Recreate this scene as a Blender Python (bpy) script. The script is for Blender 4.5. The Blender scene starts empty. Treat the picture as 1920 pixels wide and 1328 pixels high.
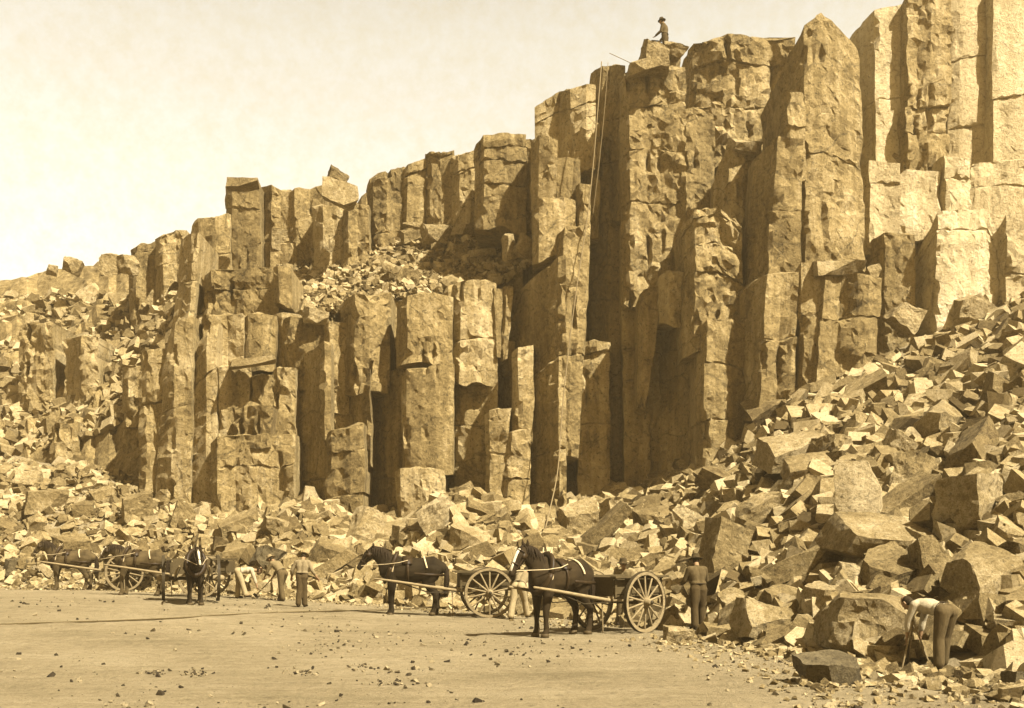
import bpy, bmesh, math, random
import numpy as np
from mathutils import Vector, Matrix, noise, Euler
R = math.radians
rng = random.Random(7)
S = bpy.context.scene
COL = S.collection

# ---------------------------------------------------------------- camera, sky, sun, exposure
F = 2059.0            # focal length in photograph pixels (1920 wide)
HOR = 1036.0          # horizon row of the photograph
CAMZ = 1.85
cam = bpy.data.cameras.new("camera"); cam_o = bpy.data.objects.new("camera", cam); COL.objects.link(cam_o)
cam_o.location = (0, 0, CAMZ); cam_o.rotation_euler = (R(90), 0, 0)
cam.sensor_width = 36.0; cam.sensor_fit = 'HORIZONTAL'; cam.lens = 36.0 * F / 1920.0
cam.shift_y = (HOR - 664.0) / 1920.0
cam.clip_start = 0.1; cam.clip_end = 6000.0
S.camera = cam_o

SUN_AZ = 47.0         # degrees from "towards the camera" round to the right
SUN_EL = 50.0
sun = bpy.data.lights.new("sun", 'SUN'); sun_o = bpy.data.objects.new("sun", sun); COL.objects.link(sun_o)
sd = Vector((math.sin(R(SUN_AZ)) * math.cos(R(SUN_EL)), -math.cos(R(SUN_AZ)) * math.cos(R(SUN_EL)), math.sin(R(SUN_EL))))
sun_o.rotation_euler = sd.to_track_quat('Z', 'Y').to_euler()
sun_o.location = sd * 120
sun.energy = 5.0; sun.angle = R(0.5); sun.color = (1.0, 0.92, 0.77)

world = bpy.data.worlds.new("World"); S.world = world; world.use_nodes = True
wt = world.node_tree; wt.nodes.clear()
wo = wt.nodes.new('ShaderNodeOutputWorld'); bg = wt.nodes.new('ShaderNodeBackground')
sky = wt.nodes.new('ShaderNodeTexSky'); sky.sky_type = 'NISHITA'; sky.sun_disc = False
sky.sun_elevation = R(SUN_EL); sky.sun_rotation = R(180 - SUN_AZ)
sky.air_density = 1.0; sky.dust_density = 3.0; sky.ozone_density = 1.0
bw = wt.nodes.new('ShaderNodeRGBToBW')
pw = wt.nodes.new('ShaderNodeMath'); pw.operation = 'POWER'; pw.inputs[1].default_value = 0.9
tint = wt.nodes.new('ShaderNodeMixRGB'); tint.blend_type = 'MULTIPLY'; tint.inputs['Fac'].default_value = 1.0
tc = wt.nodes.new('ShaderNodeTexCoord')
n1 = wt.nodes.new('ShaderNodeTexNoise'); n1.inputs['Scale'].default_value = 70.0; n1.inputs['Detail'].default_value = 8.0; n1.inputs['Roughness'].default_value = 0.78
cr = wt.nodes.new('ShaderNodeValToRGB')
cr.color_ramp.elements[0].position = 0.34; cr.color_ramp.elements[0].color = (0.94, 0.86, 0.67, 1)
cr.color_ramp.elements[1].position = 0.62; cr.color_ramp.elements[1].color = (1.0, 0.95, 0.82, 1)
L = wt.links.new
L(sky.outputs[0], bw.inputs[0]); L(bw.outputs[0], pw.inputs[0]); L(pw.outputs[0], tint.inputs[1])
L(tc.outputs['Generated'], n1.inputs['Vector']); L(n1.outputs['Fac'], cr.inputs[0]); 
sep = wt.nodes.new('ShaderNodeSeparateXYZ'); L(tc.outputs['Generated'], sep.inputs[0])
mr = wt.nodes.new('ShaderNodeMapRange'); mr.inputs['From Min'].default_value = 0.42; mr.inputs['From Max'].default_value = 0.80
L(sep.outputs['Z'], mr.inputs['Value'])
dome = wt.nodes.new('ShaderNodeMixRGB'); dome.inputs[2].default_value = (0.42, 0.28, 0.115, 1)      # unseen sky overhead and behind the camera, browned and dimmed to cut fill
mb = wt.nodes.new('ShaderNodeMapRange'); mb.inputs['From Min'].default_value = -0.15; mb.inputs['From Max'].default_value = -0.75
L(sep.outputs['Y'], mb.inputs['Value'])
mxm = wt.nodes.new('ShaderNodeMath'); mxm.operation = 'MAXIMUM'; L(mr.outputs[0], mxm.inputs[0]); L(mb.outputs[0], mxm.inputs[1])
L(mxm.outputs[0], dome.inputs['Fac']); L(cr.outputs[0], dome.inputs[1]); L(dome.outputs[0], tint.inputs[2])
gain = wt.nodes.new('ShaderNodeVectorMath'); gain.operation = 'SCALE'; gain.inputs['Scale'].default_value = 1.01
L(tint.outputs[0], gain.inputs[0]); L(gain.outputs[0], bg.inputs['Color']); L(bg.outputs[0], wo.inputs['Surface'])
bg.inputs['Strength'].default_value = 0.14
S.view_settings.view_transform = 'Standard'; S.view_settings.look = 'None'
S.view_settings.exposure = 1.88; S.view_settings.gamma = 1.0
try: S.view_settings.use_curve_mapping = False
except Exception: pass
S.cycles.max_bounces = 4; S.cycles.diffuse_bounces = 3

# ---------------------------------------------------------------- helpers
def U(px): return (px - 960.0) / F
def P(px, py, Y): return Vector((U(px) * Y, Y, CAMZ - (py - HOR) / F * Y))
def Zof(py, Y): return CAMZ - (py - HOR) / F * Y
def lerp(a, b, t): return a + (b - a) * t
def sstep(a, b, x):
    t = min(1.0, max(0.0, (x - a) / (b - a))); return t * t * (3 - 2 * t)
def fbm(p, o=4): return noise.fractal(p, 0.9, 2.1, o)

def tag(o, label=None, cat=None, group=None, kind=None):
    if label: o["label"] = label
    if cat: o["category"] = cat
    if group: o["group"] = group
    if kind: o["kind"] = kind
    return o
def link_mesh(name, me, mat, parent=None, loc=None):
    o = bpy.data.objects.new(name, me); COL.objects.link(o)
    if mat and not me.materials: me.materials.append(mat)
    if parent: o.parent = parent
    if loc is not None: o.location = loc
    return o
def bm_obj(name, bm, mat, parent=None, loc=None, smooth=False):
    me = bpy.data.meshes.new(name); bmesh.ops.recalc_face_normals(bm, faces=bm.faces[:]); bm.to_mesh(me); bm.free()
    if smooth:
        me.polygons.foreach_set('use_smooth', [True] * len(me.polygons))
    return link_mesh(name, me, mat, parent, loc)
def py_obj(name, vs, fs, mat, parent=None, loc=None, smooth=False):
    me = bpy.data.meshes.new(name); me.from_pydata(vs, [], fs); me.update()
    if smooth: me.polygons.foreach_set('use_smooth', [True] * len(me.polygons))
    return link_mesh(name, me, mat, parent, loc)
def empty(name, loc, rz=0.0):
    o = bpy.data.objects.new(name, None); COL.objects.link(o); o.location = loc; o.rotation_euler = (0, 0, rz)
    o.empty_display_size = 0.3
    return o

# ---------------------------------------------------------------- materials (all procedural)
def stone_mat(name, dark, mid, light, scale=1.0, streak=0.0, bump=0.6, rand=0.25, rough=0.95, spots=0.5, crack=0.0, island=0.0, sdir=(1.0, 1.0, 0.12)):
    m = bpy.data.materials.new(name); m.use_nodes = True
    nt = m.node_tree; N = nt.nodes; lk = nt.links.new
    b = N['Principled BSDF']; b.inputs['Roughness'].default_value = rough
    b.inputs['Specular IOR Level'].default_value = 0.2
    t = N.new('ShaderNodeTexCoord'); mp = N.new('ShaderNodeMapping')
    lk(t.outputs['Object'], mp.inputs['Vector'])
    oi = N.new('ShaderNodeObjectInfo')
    ad = N.new('ShaderNodeVectorMath'); ad.operation = 'ADD'
    ms = N.new('ShaderNodeVectorMath'); ms.operation = 'SCALE'; ms.inputs['Scale'].default_value = 37.0
    cx = N.new('ShaderNodeCombineXYZ'); lk(oi.outputs['Random'], cx.inputs[0]); lk(oi.outputs['Random'], cx.inputs[1]); lk(cx.outputs[0], ms.inputs[0])
    lk(mp.outputs[0], ad.inputs[0]); lk(ms.outputs[0], ad.inputs[1])
    def nz(sc, det, rgh, vec=None):
        n = N.new('ShaderNodeTexNoise'); n.inputs['Scale'].default_value = sc; n.inputs['Detail'].default_value = det
        n.inputs['Roughness'].default_value = rgh; lk(vec or ad.outputs[0], n.inputs['Vector']); return n
    big = nz(0.35 * scale, 4, 0.6); fine = nz(5.0 * scale, 8, 0.75); grit = nz(26.0 * scale, 4, 0.7)
    sm = N.new('ShaderNodeMapping'); sm.inputs['Scale'].default_value = sdir; lk(ad.outputs[0], sm.inputs['Vector'])
    stk = nz(2.2 * scale, 6, 0.7, sm.outputs[0])
    def math_(op, a, bb):
        x = N.new('ShaderNodeMath'); x.operation = op
        for i, v in enumerate((a, bb)):
            if isinstance(v, (int, float)): x.inputs[i].default_value = v
            else: lk(v, x.inputs[i])
        return x.outputs[0]
    s = math_('MULTIPLY', big.outputs['Fac'], 0.36)
    s = math_('ADD', s, math_('MULTIPLY', fine.outputs['Fac'], 0.36))
    s = math_('ADD', s, math_('MULTIPLY', grit.outputs['Fac'], 0.28 ))
    if streak: s = math_('ADD', math_('MULTIPLY', s, 1 - streak), math_('MULTIPLY', stk.outputs['Fac'], streak))
    s = math_('ADD', s, math_('MULTIPLY', math_('SUBTRACT', oi.outputs['Random'], 0.5), rand))
    if island:
        ge = N.new('ShaderNodeNewGeometry'); s = math_('ADD', s, math_('MULTIPLY', math_('SUBTRACT', ge.outputs['Random Per Island'], 0.5), island * 2))
    rp = N.new('ShaderNodeValToRGB'); e = rp.color_ramp.elements
    e[0].position = 0.37; e[0].color = (*dark, 1); e[1].position = 0.63; e[1].color = (*light, 1)
    k = e.new(0.5); k.color = (*mid, 1)
    lk(s, rp.inputs[0])
    # thin weathered cracks and a coarse mottle
    wv = N.new('ShaderNodeTexNoise'); wv.inputs['Scale'].default_value = 0.9 * scale; wv.inputs['Detail'].default_value = 4; lk(ad.outputs[0], wv.inputs['Vector'])
    wm = N.new('ShaderNodeVectorMath'); wm.operation = 'MULTIPLY_ADD'; wm.inputs[1].default_value = (1.3, 1.3, 1.3); lk(wv.outputs['Color'], wm.inputs[0]); lk(ad.outputs[0], wm.inputs[2])
    vc = N.new('ShaderNodeTexVoronoi'); vc.feature = 'DISTANCE_TO_EDGE'; vc.inputs['Scale'].default_value = 0.27 * scale; lk(wm.outputs[0], vc.inputs['Vector'])
    vr = N.new('ShaderNodeValToRGB'); vr.color_ramp.elements[0].position = 0.0; vr.color_ramp.elements[0].color = (1 - crack,) * 3 + (1,)
    vr.color_ramp.elements[1].position = 0.013; vr.color_ramp.elements[1].color = (1, 1, 1, 1); lk(vc.outputs['Distance'], vr.inputs[0])
    # small dark pits and lichen spots with a shape of their own
    vo = N.new('ShaderNodeTexNoise'); vo.inputs['Scale'].default_value = 9.0 * scale; vo.inputs['Detail'].default_value = 3; lk(ad.outputs[0], vo.inputs['Vector'])
    r2 = N.new('ShaderNodeValToRGB'); r2.color_ramp.elements[0].position = 0.30; r2.color_ramp.elements[0].color = (1 - spots,) * 3 + (1,)
    r2.color_ramp.elements[1].position = 0.42; r2.color_ramp.elements[1].color = (1, 1, 1, 1); lk(vo.outputs['Fac'], r2.inputs[0])
    mx = N.new('ShaderNodeMixRGB'); mx.blend_type = 'MULTIPLY'; mx.inputs['Fac'].default_value = 1.0
    lk(rp.outputs[0], mx.inputs[1]); lk(r2.outputs[0], mx.inputs[2]); mc = N.new('ShaderNodeMixRGB'); mc.blend_type = 'MULTIPLY'; mc.inputs['Fac'].default_value = 1.0
    lk(mx.outputs[0], mc.inputs[1]); lk(vr.outputs[0], mc.inputs[2]); lk(mc.outputs[0], b.inputs['Base Color'])
    b1 = N.new('ShaderNodeBump'); b1.inputs['Strength'].default_value = bump; b1.inputs['Distance'].default_value = 0.20 / scale
    b2 = N.new('ShaderNodeBump'); b2.inputs['Strength'].default_value = bump; b2.inputs['Distance'].default_value = 0.03 / scale
    lk(fine.outputs['Fac'], b1.inputs['Height']); lk(grit.outputs['Fac'], b2.inputs['Height']); lk(b1.outputs[0], b2.inputs['Normal'])
    lk(b2.outputs[0], b.inputs['Normal'])
    return m
def plain_mat(name, col, var=0.25, scale=6.0, rough=0.85, grain=(1, 1, 1), bump=0.2):
    m = bpy.data.materials.new(name); m.use_nodes = True
    nt = m.node_tree; N = nt.nodes; lk = nt.links.new
    b = N['Principled BSDF']; b.inputs['Roughness'].default_value = rough; b.inputs['Specular IOR Level'].default_value = 0.08
    t = N.new('ShaderNodeTexCoord'); mp = N.new('ShaderNodeMapping'); mp.inputs['Scale'].default_value = grain
    lk(t.outputs['Object'], mp.inputs['Vector'])
    n = N.new('ShaderNodeTexNoise'); n.inputs['Scale'].default_value = scale; n.inputs['Detail'].default_value = 6; n.inputs['Roughness'].default_value = 0.7
    lk(mp.outputs[0], n.inputs['Vector'])
    rp = N.new('ShaderNodeValToRGB'); e = rp.color_ramp.elements
    e[0].position = 0.3; e[0].color = tuple(c * (1 - var) for c in col) + (1,); e[1].position = 0.7; e[1].color = tuple(min(1, c * (1 + var)) for c in col) + (1,)
    lk(n.outputs['Fac'], rp.inputs[0]); lk(rp.outputs[0], b.inputs['Base Color'])
    bp = N.new('ShaderNodeBump'); bp.inputs['Strength'].default_value = bump; bp.inputs['Distance'].default_value = 0.02
    lk(n.outputs['Fac'], bp.inputs['Height']); lk(bp.outputs[0], b.inputs['Normal'])
    return m
M = {}
M['basalt'] = stone_mat('basalt', (0.050, 0.032, 0.009), (0.230, 0.170, 0.070), (0.440, 0.355, 0.195), scale=1.0, streak=0.30, bump=0.9, rand=0.07, spots=0.6, crack=0.45)
M['bleached'] = stone_mat('basalt_painted_fade', (0.180, 0.134, 0.058), (0.400, 0.325, 0.180), (0.560, 0.480, 0.310), scale=1.0, streak=0.25, bump=0.8, rand=0.07, spots=0.45, crack=0.3)  # paler copy of basalt, washed-out fading painted into the colour
M['block'] = stone_mat('broken_stone', (0.048, 0.031, 0.009), (0.195, 0.145, 0.062), (0.390, 0.318, 0.180), scale=1.3, bump=0.9, rand=0.10, spots=0.5, crack=0.3)
M['darkblock'] = stone_mat('dark_weathered_stone', (0.030, 0.022, 0.010), (0.080, 0.062, 0.030), (0.16, 0.130, 0.070), scale=1.3, bump=0.7, rand=0.05, spots=0.5)
M['rubble'] = stone_mat('rubble_chips', (0.060, 0.041, 0.014), (0.185, 0.139, 0.061), (0.330, 0.268, 0.150), scale=1.6, bump=0.6, rand=0.0, spots=0.5, island=0.11)
M['ground'] = stone_mat('dusty_ground', (0.135, 0.106, 0.052), (0.240, 0.192, 0.105), (0.330, 0.272, 0.162), scale=0.8, bump=1.0, rand=0.0, spots=0.3, streak=0.22, sdir=(0.16, 1.4, 1.0))
M['pebble'] = stone_mat('pebbles', (0.02, 0.014, 0.006), (0.05, 0.037, 0.016), (0.18, 0.145, 0.08), scale=0.6, bump=0.3, rand=0.0, spots=0.3, island=0.3)
M['horse'] = plain_mat('dark_bay_coat', (0.019, 0.0125, 0.005), 0.45, 3.0, 0.85)
M['horse_black'] = plain_mat('black_coat', (0.013, 0.0088, 0.0035), 0.4, 3.0, 0.85)
M['horse_brown'] = plain_mat('brown_coat', (0.052, 0.037, 0.016), 0.45, 3.0, 0.85)
M['mane'] = plain_mat('mane_hair', (0.014, 0.009, 0.004), 0.4, 30.0, 0.8)
M['white_hair'] = plain_mat('white_marking', (0.40, 0.35, 0.25), 0.1, 8.0, 0.8)
M['leather'] = plain_mat('harness_leather', (0.022, 0.014, 0.006), 0.3, 8.0, 0.45)
M['pale_leather'] = plain_mat('worn_pale_strap', (0.36, 0.29, 0.17), 0.3, 12.0, 0.7)
M['hoof'] = plain_mat('hoof_horn', (0.05, 0.035, 0.015), 0.3, 8.0, 0.6)
M['wood'] = plain_mat('weathered_wood', (0.165, 0.128, 0.068), 0.45, 7.0, 0.85, (1, 6, 6))
M['wood_dark'] = plain_mat('dark_cart_boards', (0.055, 0.041, 0.019), 0.35, 7.0, 0.85, (1, 6, 6))
M['iron'] = plain_mat('dull_iron', (0.030, 0.023, 0.012), 0.3, 12.0, 0.55)
M['rope'] = plain_mat('hemp_rope', (0.15, 0.115, 0.06), 0.2, 40.0, 0.95)
M['wire'] = plain_mat('dusty_dark_cable', (0.05, 0.036, 0.015), 0.3, 20.0, 0.9)
M['skin'] = plain_mat('skin', (0.20, 0.125, 0.065), 0.12, 12.0, 0.6)
M['hair'] = plain_mat('hair', (0.02, 0.014, 0.006), 0.3, 40.0, 0.8)
M['shirt_white'] = plain_mat('pale_shirt_cloth', (0.27, 0.23, 0.15), 0.25, 14.0, 0.95, (1, 1, .5), 0.9)
M['shirt_tan'] = plain_mat('drab_shirt_cloth', (0.12, 0.092, 0.045), 0.2, 14.0, 0.95, (1, 1, .5), 0.9)
M['shirt_grey'] = plain_mat('dusty_shirt_cloth', (0.15, 0.118, 0.064), 0.2, 14.0, 0.95, (1, 1, .5), 0.9)
M['cloth_dark'] = plain_mat('dark_trouser_cloth', (0.045, 0.031, 0.013), 0.3, 14.0, 0.95, (1, 1, .5), 0.9)
M['cloth_mid'] = plain_mat('brown_trouser_cloth', (0.065, 0.047, 0.021), 0.3, 14.0, 0.95, (1, 1, .5), 0.9)
M['cloth_pale'] = plain_mat('pale_moleskin_cloth', (0.22, 0.175, 0.095), 0.2, 14.0, 0.95, (1, 1, .5), 0.9)
M['felt'] = plain_mat('felt_hat', (0.035, 0.025, 0.011), 0.3, 20.0, 0.95)
M['felt_pale'] = plain_mat('dusty_felt_hat', (0.16, 0.12, 0.06), 0.3, 20.0, 0.95)
M['boot'] = plain_mat('boot_leather', (0.018, 0.012, 0.005), 0.3, 12.0, 0.6)

# ---------------------------------------------------------------- terrain functions
TAB = [  # px, foot Y, wall-foot row, wall Y
 (-700, 47, 905, 56), (-300, 45, 900, 55), (0, 44, 890, 52.2), (150, 43, 902, 50.2), (300, 42, 940, 48.6), (450, 40.4, 955, 47.4), (600, 39.2, 962, 46.8),
 (750, 37.2, 972, 46.6), (830, 36.2, 940, 46.4), (900, 35.4, 968, 46.4), (1050, 32.0, 958, 46.4), (1200, 28.3, 930, 46.0), (1350, 24.2, 850, 44.2),
 (1500, 20.6, 735, 42.0), (1650, 18.9, 690, 41.8), (1800, 17.6, 635, 42), (1920, 16.2, 570, 42.5), (2300, 14, 470, 43), (2900, 13, 430, 44)]
TP = np.array([t[0] for t in TAB], float)
def tab(px, k): return float(np.interp(px, TP, [t[k] for t in TAB]))
def ground_z(px, Y):
    return 0.46 * (1 - sstep(60, 1000, px)) * sstep(18, 33, Y)
def T(X, Y, lump=True):
    """height of the ground and of the rubble slope"""
    px = 960 + F * X / max(Y, 0.5)
    g = ground_z(px, Y)
    fy = tab(px, 1); wy = tab(px, 3)
    z = g
    if Y > fy:
        wz = Zof(tab(px, 2), wy)
        t = min(1.25, (Y - fy) / (wy - fy))
        z = g + (wz - g) * (t ** (1.12 if px > 1250 else lerp(.82, 1.12, sstep(950, 1250, px))))
        z += 1.9 * math.exp(-((X + 1.75) / 2.3) ** 2 - ((Y - 40.5) / 2.6) ** 2) + 1.3 * math.exp(-((X + 8.4) / 2.2) ** 2 - ((Y - 43) / 2.2) ** 2)
        if lump: z += 0.35 * sstep(0, 0.15, t) * fbm(Vector((X * 0.55, Y * 0.55, 3.1)), 3)
    elif lump:
        z += 0.030 * fbm(Vector((X * 1.3, Y * 1.3, 1.0)), 3) + 0.03 * noise.noise(Vector((X * .25, Y * .25, 5)))
    return z
def hit(px, py):
    Y = 9.0
    while Y < 70:
        X = U(px) * Y
        if T(X, Y, False) >= CAMZ - (py - HOR) / F * Y: return X, Y, T(X, Y, False)
        Y += 0.08
    Y = 46; return U(px) * Y, Y, T(U(px) * Y, Y, False)

# ground sheet to the horizon, then the finer quarry floor and rubble slope
s = 3000.0
tag(py_obj('ground_beyond', [(-s, -s, -.15), (s, -s, -.15), (s, s, -.15), (-s, s, -.15)], [(0, 1, 2, 3)], M['ground']), kind='structure')
pxs = np.arange(-900, 2801, 16.0)
Ys = [2.5]
while Ys[-1] < 58: Ys.append(Ys[-1] * 1.018 if Ys[-1] > 12 else Ys[-1] * 1.05)
vs = []; fs = []
for Y in Ys:
    for px in pxs:
        X = U(px) * Y; vs.append((X, Y, T(X, Y)))
w = len(pxs)
for j in range(len(Ys) - 1):
    for i in range(w - 1):
        a = j * w + i; fs.append((a, a + 1, a + 1 + w, a + w))
ground = tag(py_obj('ground', vs, fs, M['ground'], smooth=True), kind='structure')

# ---------------------------------------------------------------- the cliff body behind the traced columns
PROF = [ # px, (Y,row) foot, ledge front, ledge back, top
 (-900, 60, 930, 62, 800, 74, 600, 78, 560), (-150, 56.5, 925, 57, 860, 70, 560, 74, 525), (0, 54.5, 925, 55.5, 860, 70, 560, 73, 512), (150, 52.5, 930, 53.3, 840, 66, 560, 69, 498),
 (260, 51, 945, 52, 780, 62, 560, 65, 470), (330, 50, 960, 50.5, 650, 60, 525, 62, 445), (400, 49, 975, 49.5, 600, 57, 500, 59, 405), (480, 48.6, 980, 49.2, 592, 57, 500, 58, 372),
 (600, 48.4, 990, 49, 590, 55.5, 485, 57.5, 372), (700, 48.2, 995, 48.8, 562, 54.5, 455, 56.5, 340), (850, 48, 1000, 48.5, 545, 53, 415, 55.5, 300), (950, 48, 1000, 48.5, 525, 52.5, 405, 54, 270),
 (1000, 48, 1000, 48.4, 490, 50.5, 410, 51.5, 262), (1100, 49.2, 1000, 49.4, 455, 49.8, 405, 50.4, 172), (1200, 49.3, 960, 49.4, 470, 49.8, 430, 50.2, 138), (1300, 47.6, 930, 48, 450, 48.4, 400, 50, 100),
 (1420, 46.5, 900, 46.8, 430, 47.2, 380, 50, 85), (1500, 45, 860, 45.4, 500, 45.8, 470, 47, 75), (1600, 44.6, 820, 45, 500, 45.4, 450, 47, 85), (1650, 44.6, 800, 44.8, 440, 46, 300, 47, 25),
 (1750, 44.4, 760, 44.6, 410, 46, 293, 47, 0), (1920, 44.2, 740, 44.6, 405, 46, 285, 47, -50), (2200, 44, 700, 44.6, 395, 46.5, 270, 47.5, -120), (2900, 45, 700, 46, 400, 50, 260, 52, -160)]
PP = [p[0] for p in PROF]
def prof(px, k): return float(np.interp(px, PP, [p[k] for p in PROF]))
def cells(seed, lo, hi, a, b):
    r = random.Random(seed); out = []; x = lo
    while x < hi:
        wd = r.uniform(a, b); out.append((x, x + wd, r.random(), r.random(), r.uniform(.25, .5))); x += wd
    return out
C1 = cells(3, -950, 2950, 36, 85); C2 = cells(5, -950, 2950, 40, 95)
def cell_at(C, px):
    for c in C:
        if c[0] <= px < c[1]: return c, (px - c[0]) / (c[1] - c[0])
    return C[-1], 1.0
vs = []; fs = []
cols = np.arange(-900, 2891, 10.0)
NR = [34, 24, 30, 5]
for px in cols:
    c1, t1 = cell_at(C1, px); c2, t2 = cell_at(C2, px)
    def off(c, t):
        return c[2] * 1.3 + (1 - t / c[4]) * 0.9 * (1 if t < c[4] else 0) + max(0, t - c[4]) * 0.25
    o1 = off(c1, t1); o2 = off(c2, t2)
    q = [(prof(px, 1), prof(px, 2)), (prof(px, 3), prof(px, 4)), (prof(px, 5), prof(px, 6)), (prof(px, 7), prof(px, 8))]
    topj = (c2[3] - .5) * 14; legj = (c1[3] - .3) * 18
    soft = lerp(.3, 1.0, sstep(230, 360, px)); o2 *= lerp(.4, 1.0, sstep(230, 360, px))
    pts = []
    for k in range(NR[0]):
        t = k / (NR[0] - 1); Y = lerp(q[0][0], q[1][0], t); pts.append((Y, lerp(Zof(q[0][1], q[0][0]), Zof(q[1][1] + legj, q[1][0]), t), o1 * soft, .12))
    for k in range(1, NR[1]):
        t = k / (NR[1] - 1)
        if px < 345:                                  # the left hillside climbs in broken steps
            ns = 5; ph = c1[3] * .9; f_ = t * ns + ph; st = math.floor(f_); fr = f_ - st
            t = max(0, min(1, (st - ph + (0.0 if fr < .25 else (fr - .25) / .75)) / ns)) * .4 + t * .6
            zt_ = max(0, min(1, (st - ph + min(1, fr / .45)) / ns)) * .5 + t * .5
        else: zt_ = t
        Y = lerp(q[1][0], q[2][0], t); pts.append((Y, lerp(Zof(q[1][1] + legj * (1 - t), q[1][0]), Zof(q[2][1], q[2][0]), zt_), lerp(o1 * soft, o2, t), .35))
    for k in range(1, NR[2]):
        t = k / (NR[2] - 1); Y = lerp(q[2][0], q[3][0], t); pts.append((Y, lerp(Zof(q[2][1], q[2][0]), Zof(q[3][1] + 6 + topj, q[3][0]), t), o2, .12))
    zt = pts[-1][1]
    for k, yy in enumerate((1.5, 5, 30, 120)): pts.append((q[3][0] + yy, zt + (0, -.1, -.3, -1)[k], o2 * (1, .5, 0, 0)[k], .1))
    for (Y, z, o, a) in pts:
        Y2 = Y + o
        X = U(px) * Y; d = fbm(Vector((X * .8, Y * .8, z * .8)), 4)
        vs.append((X, Y2 + a * 1.5 * d, z + a * 1.3 * fbm(Vector((X * .9 + 40, Y * .9, z * .5)), 3)))
h = len(pts)
for i in range(len(cols) - 1):
    for j in range(h - 1):
        a = i * h + j; fs.append((a, a + h, a + h + 1, a + 1))
cliff = tag(py_obj('cliff', vs, fs, M['basalt']), kind='structure')
def ledge_row(px, row):
    '''depth at which the sloping ledge shows at this row'''
    Y1, r1, Y2, r2 = prof(px, 3), prof(px, 4), prof(px, 5), prof(px, 6)
    z1, z2 = Zof(r1, Y1), Zof(r2, Y2); best = Y2
    for k in range(101):
        t = k / 100; Y = lerp(Y1, Y2, t)
        if HOR + (CAMZ - lerp(z1, z2, t)) * F / Y <= row: best = Y; break
    return best
def ledge_point(px, t):
    """a point on the sloping ledge between the two tiers"""
    Y1, r1, Y2, r2 = prof(px, 3), prof(px, 4), prof(px, 5), prof(px, 6)
    Y = lerp(Y1, Y2, t); z = lerp(Zof(r1, Y1), Zof(r2, Y2), t); return Vector((U(px) * Y, Y + 0.5, z + (.25 if px < 340 else .1)))
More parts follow.
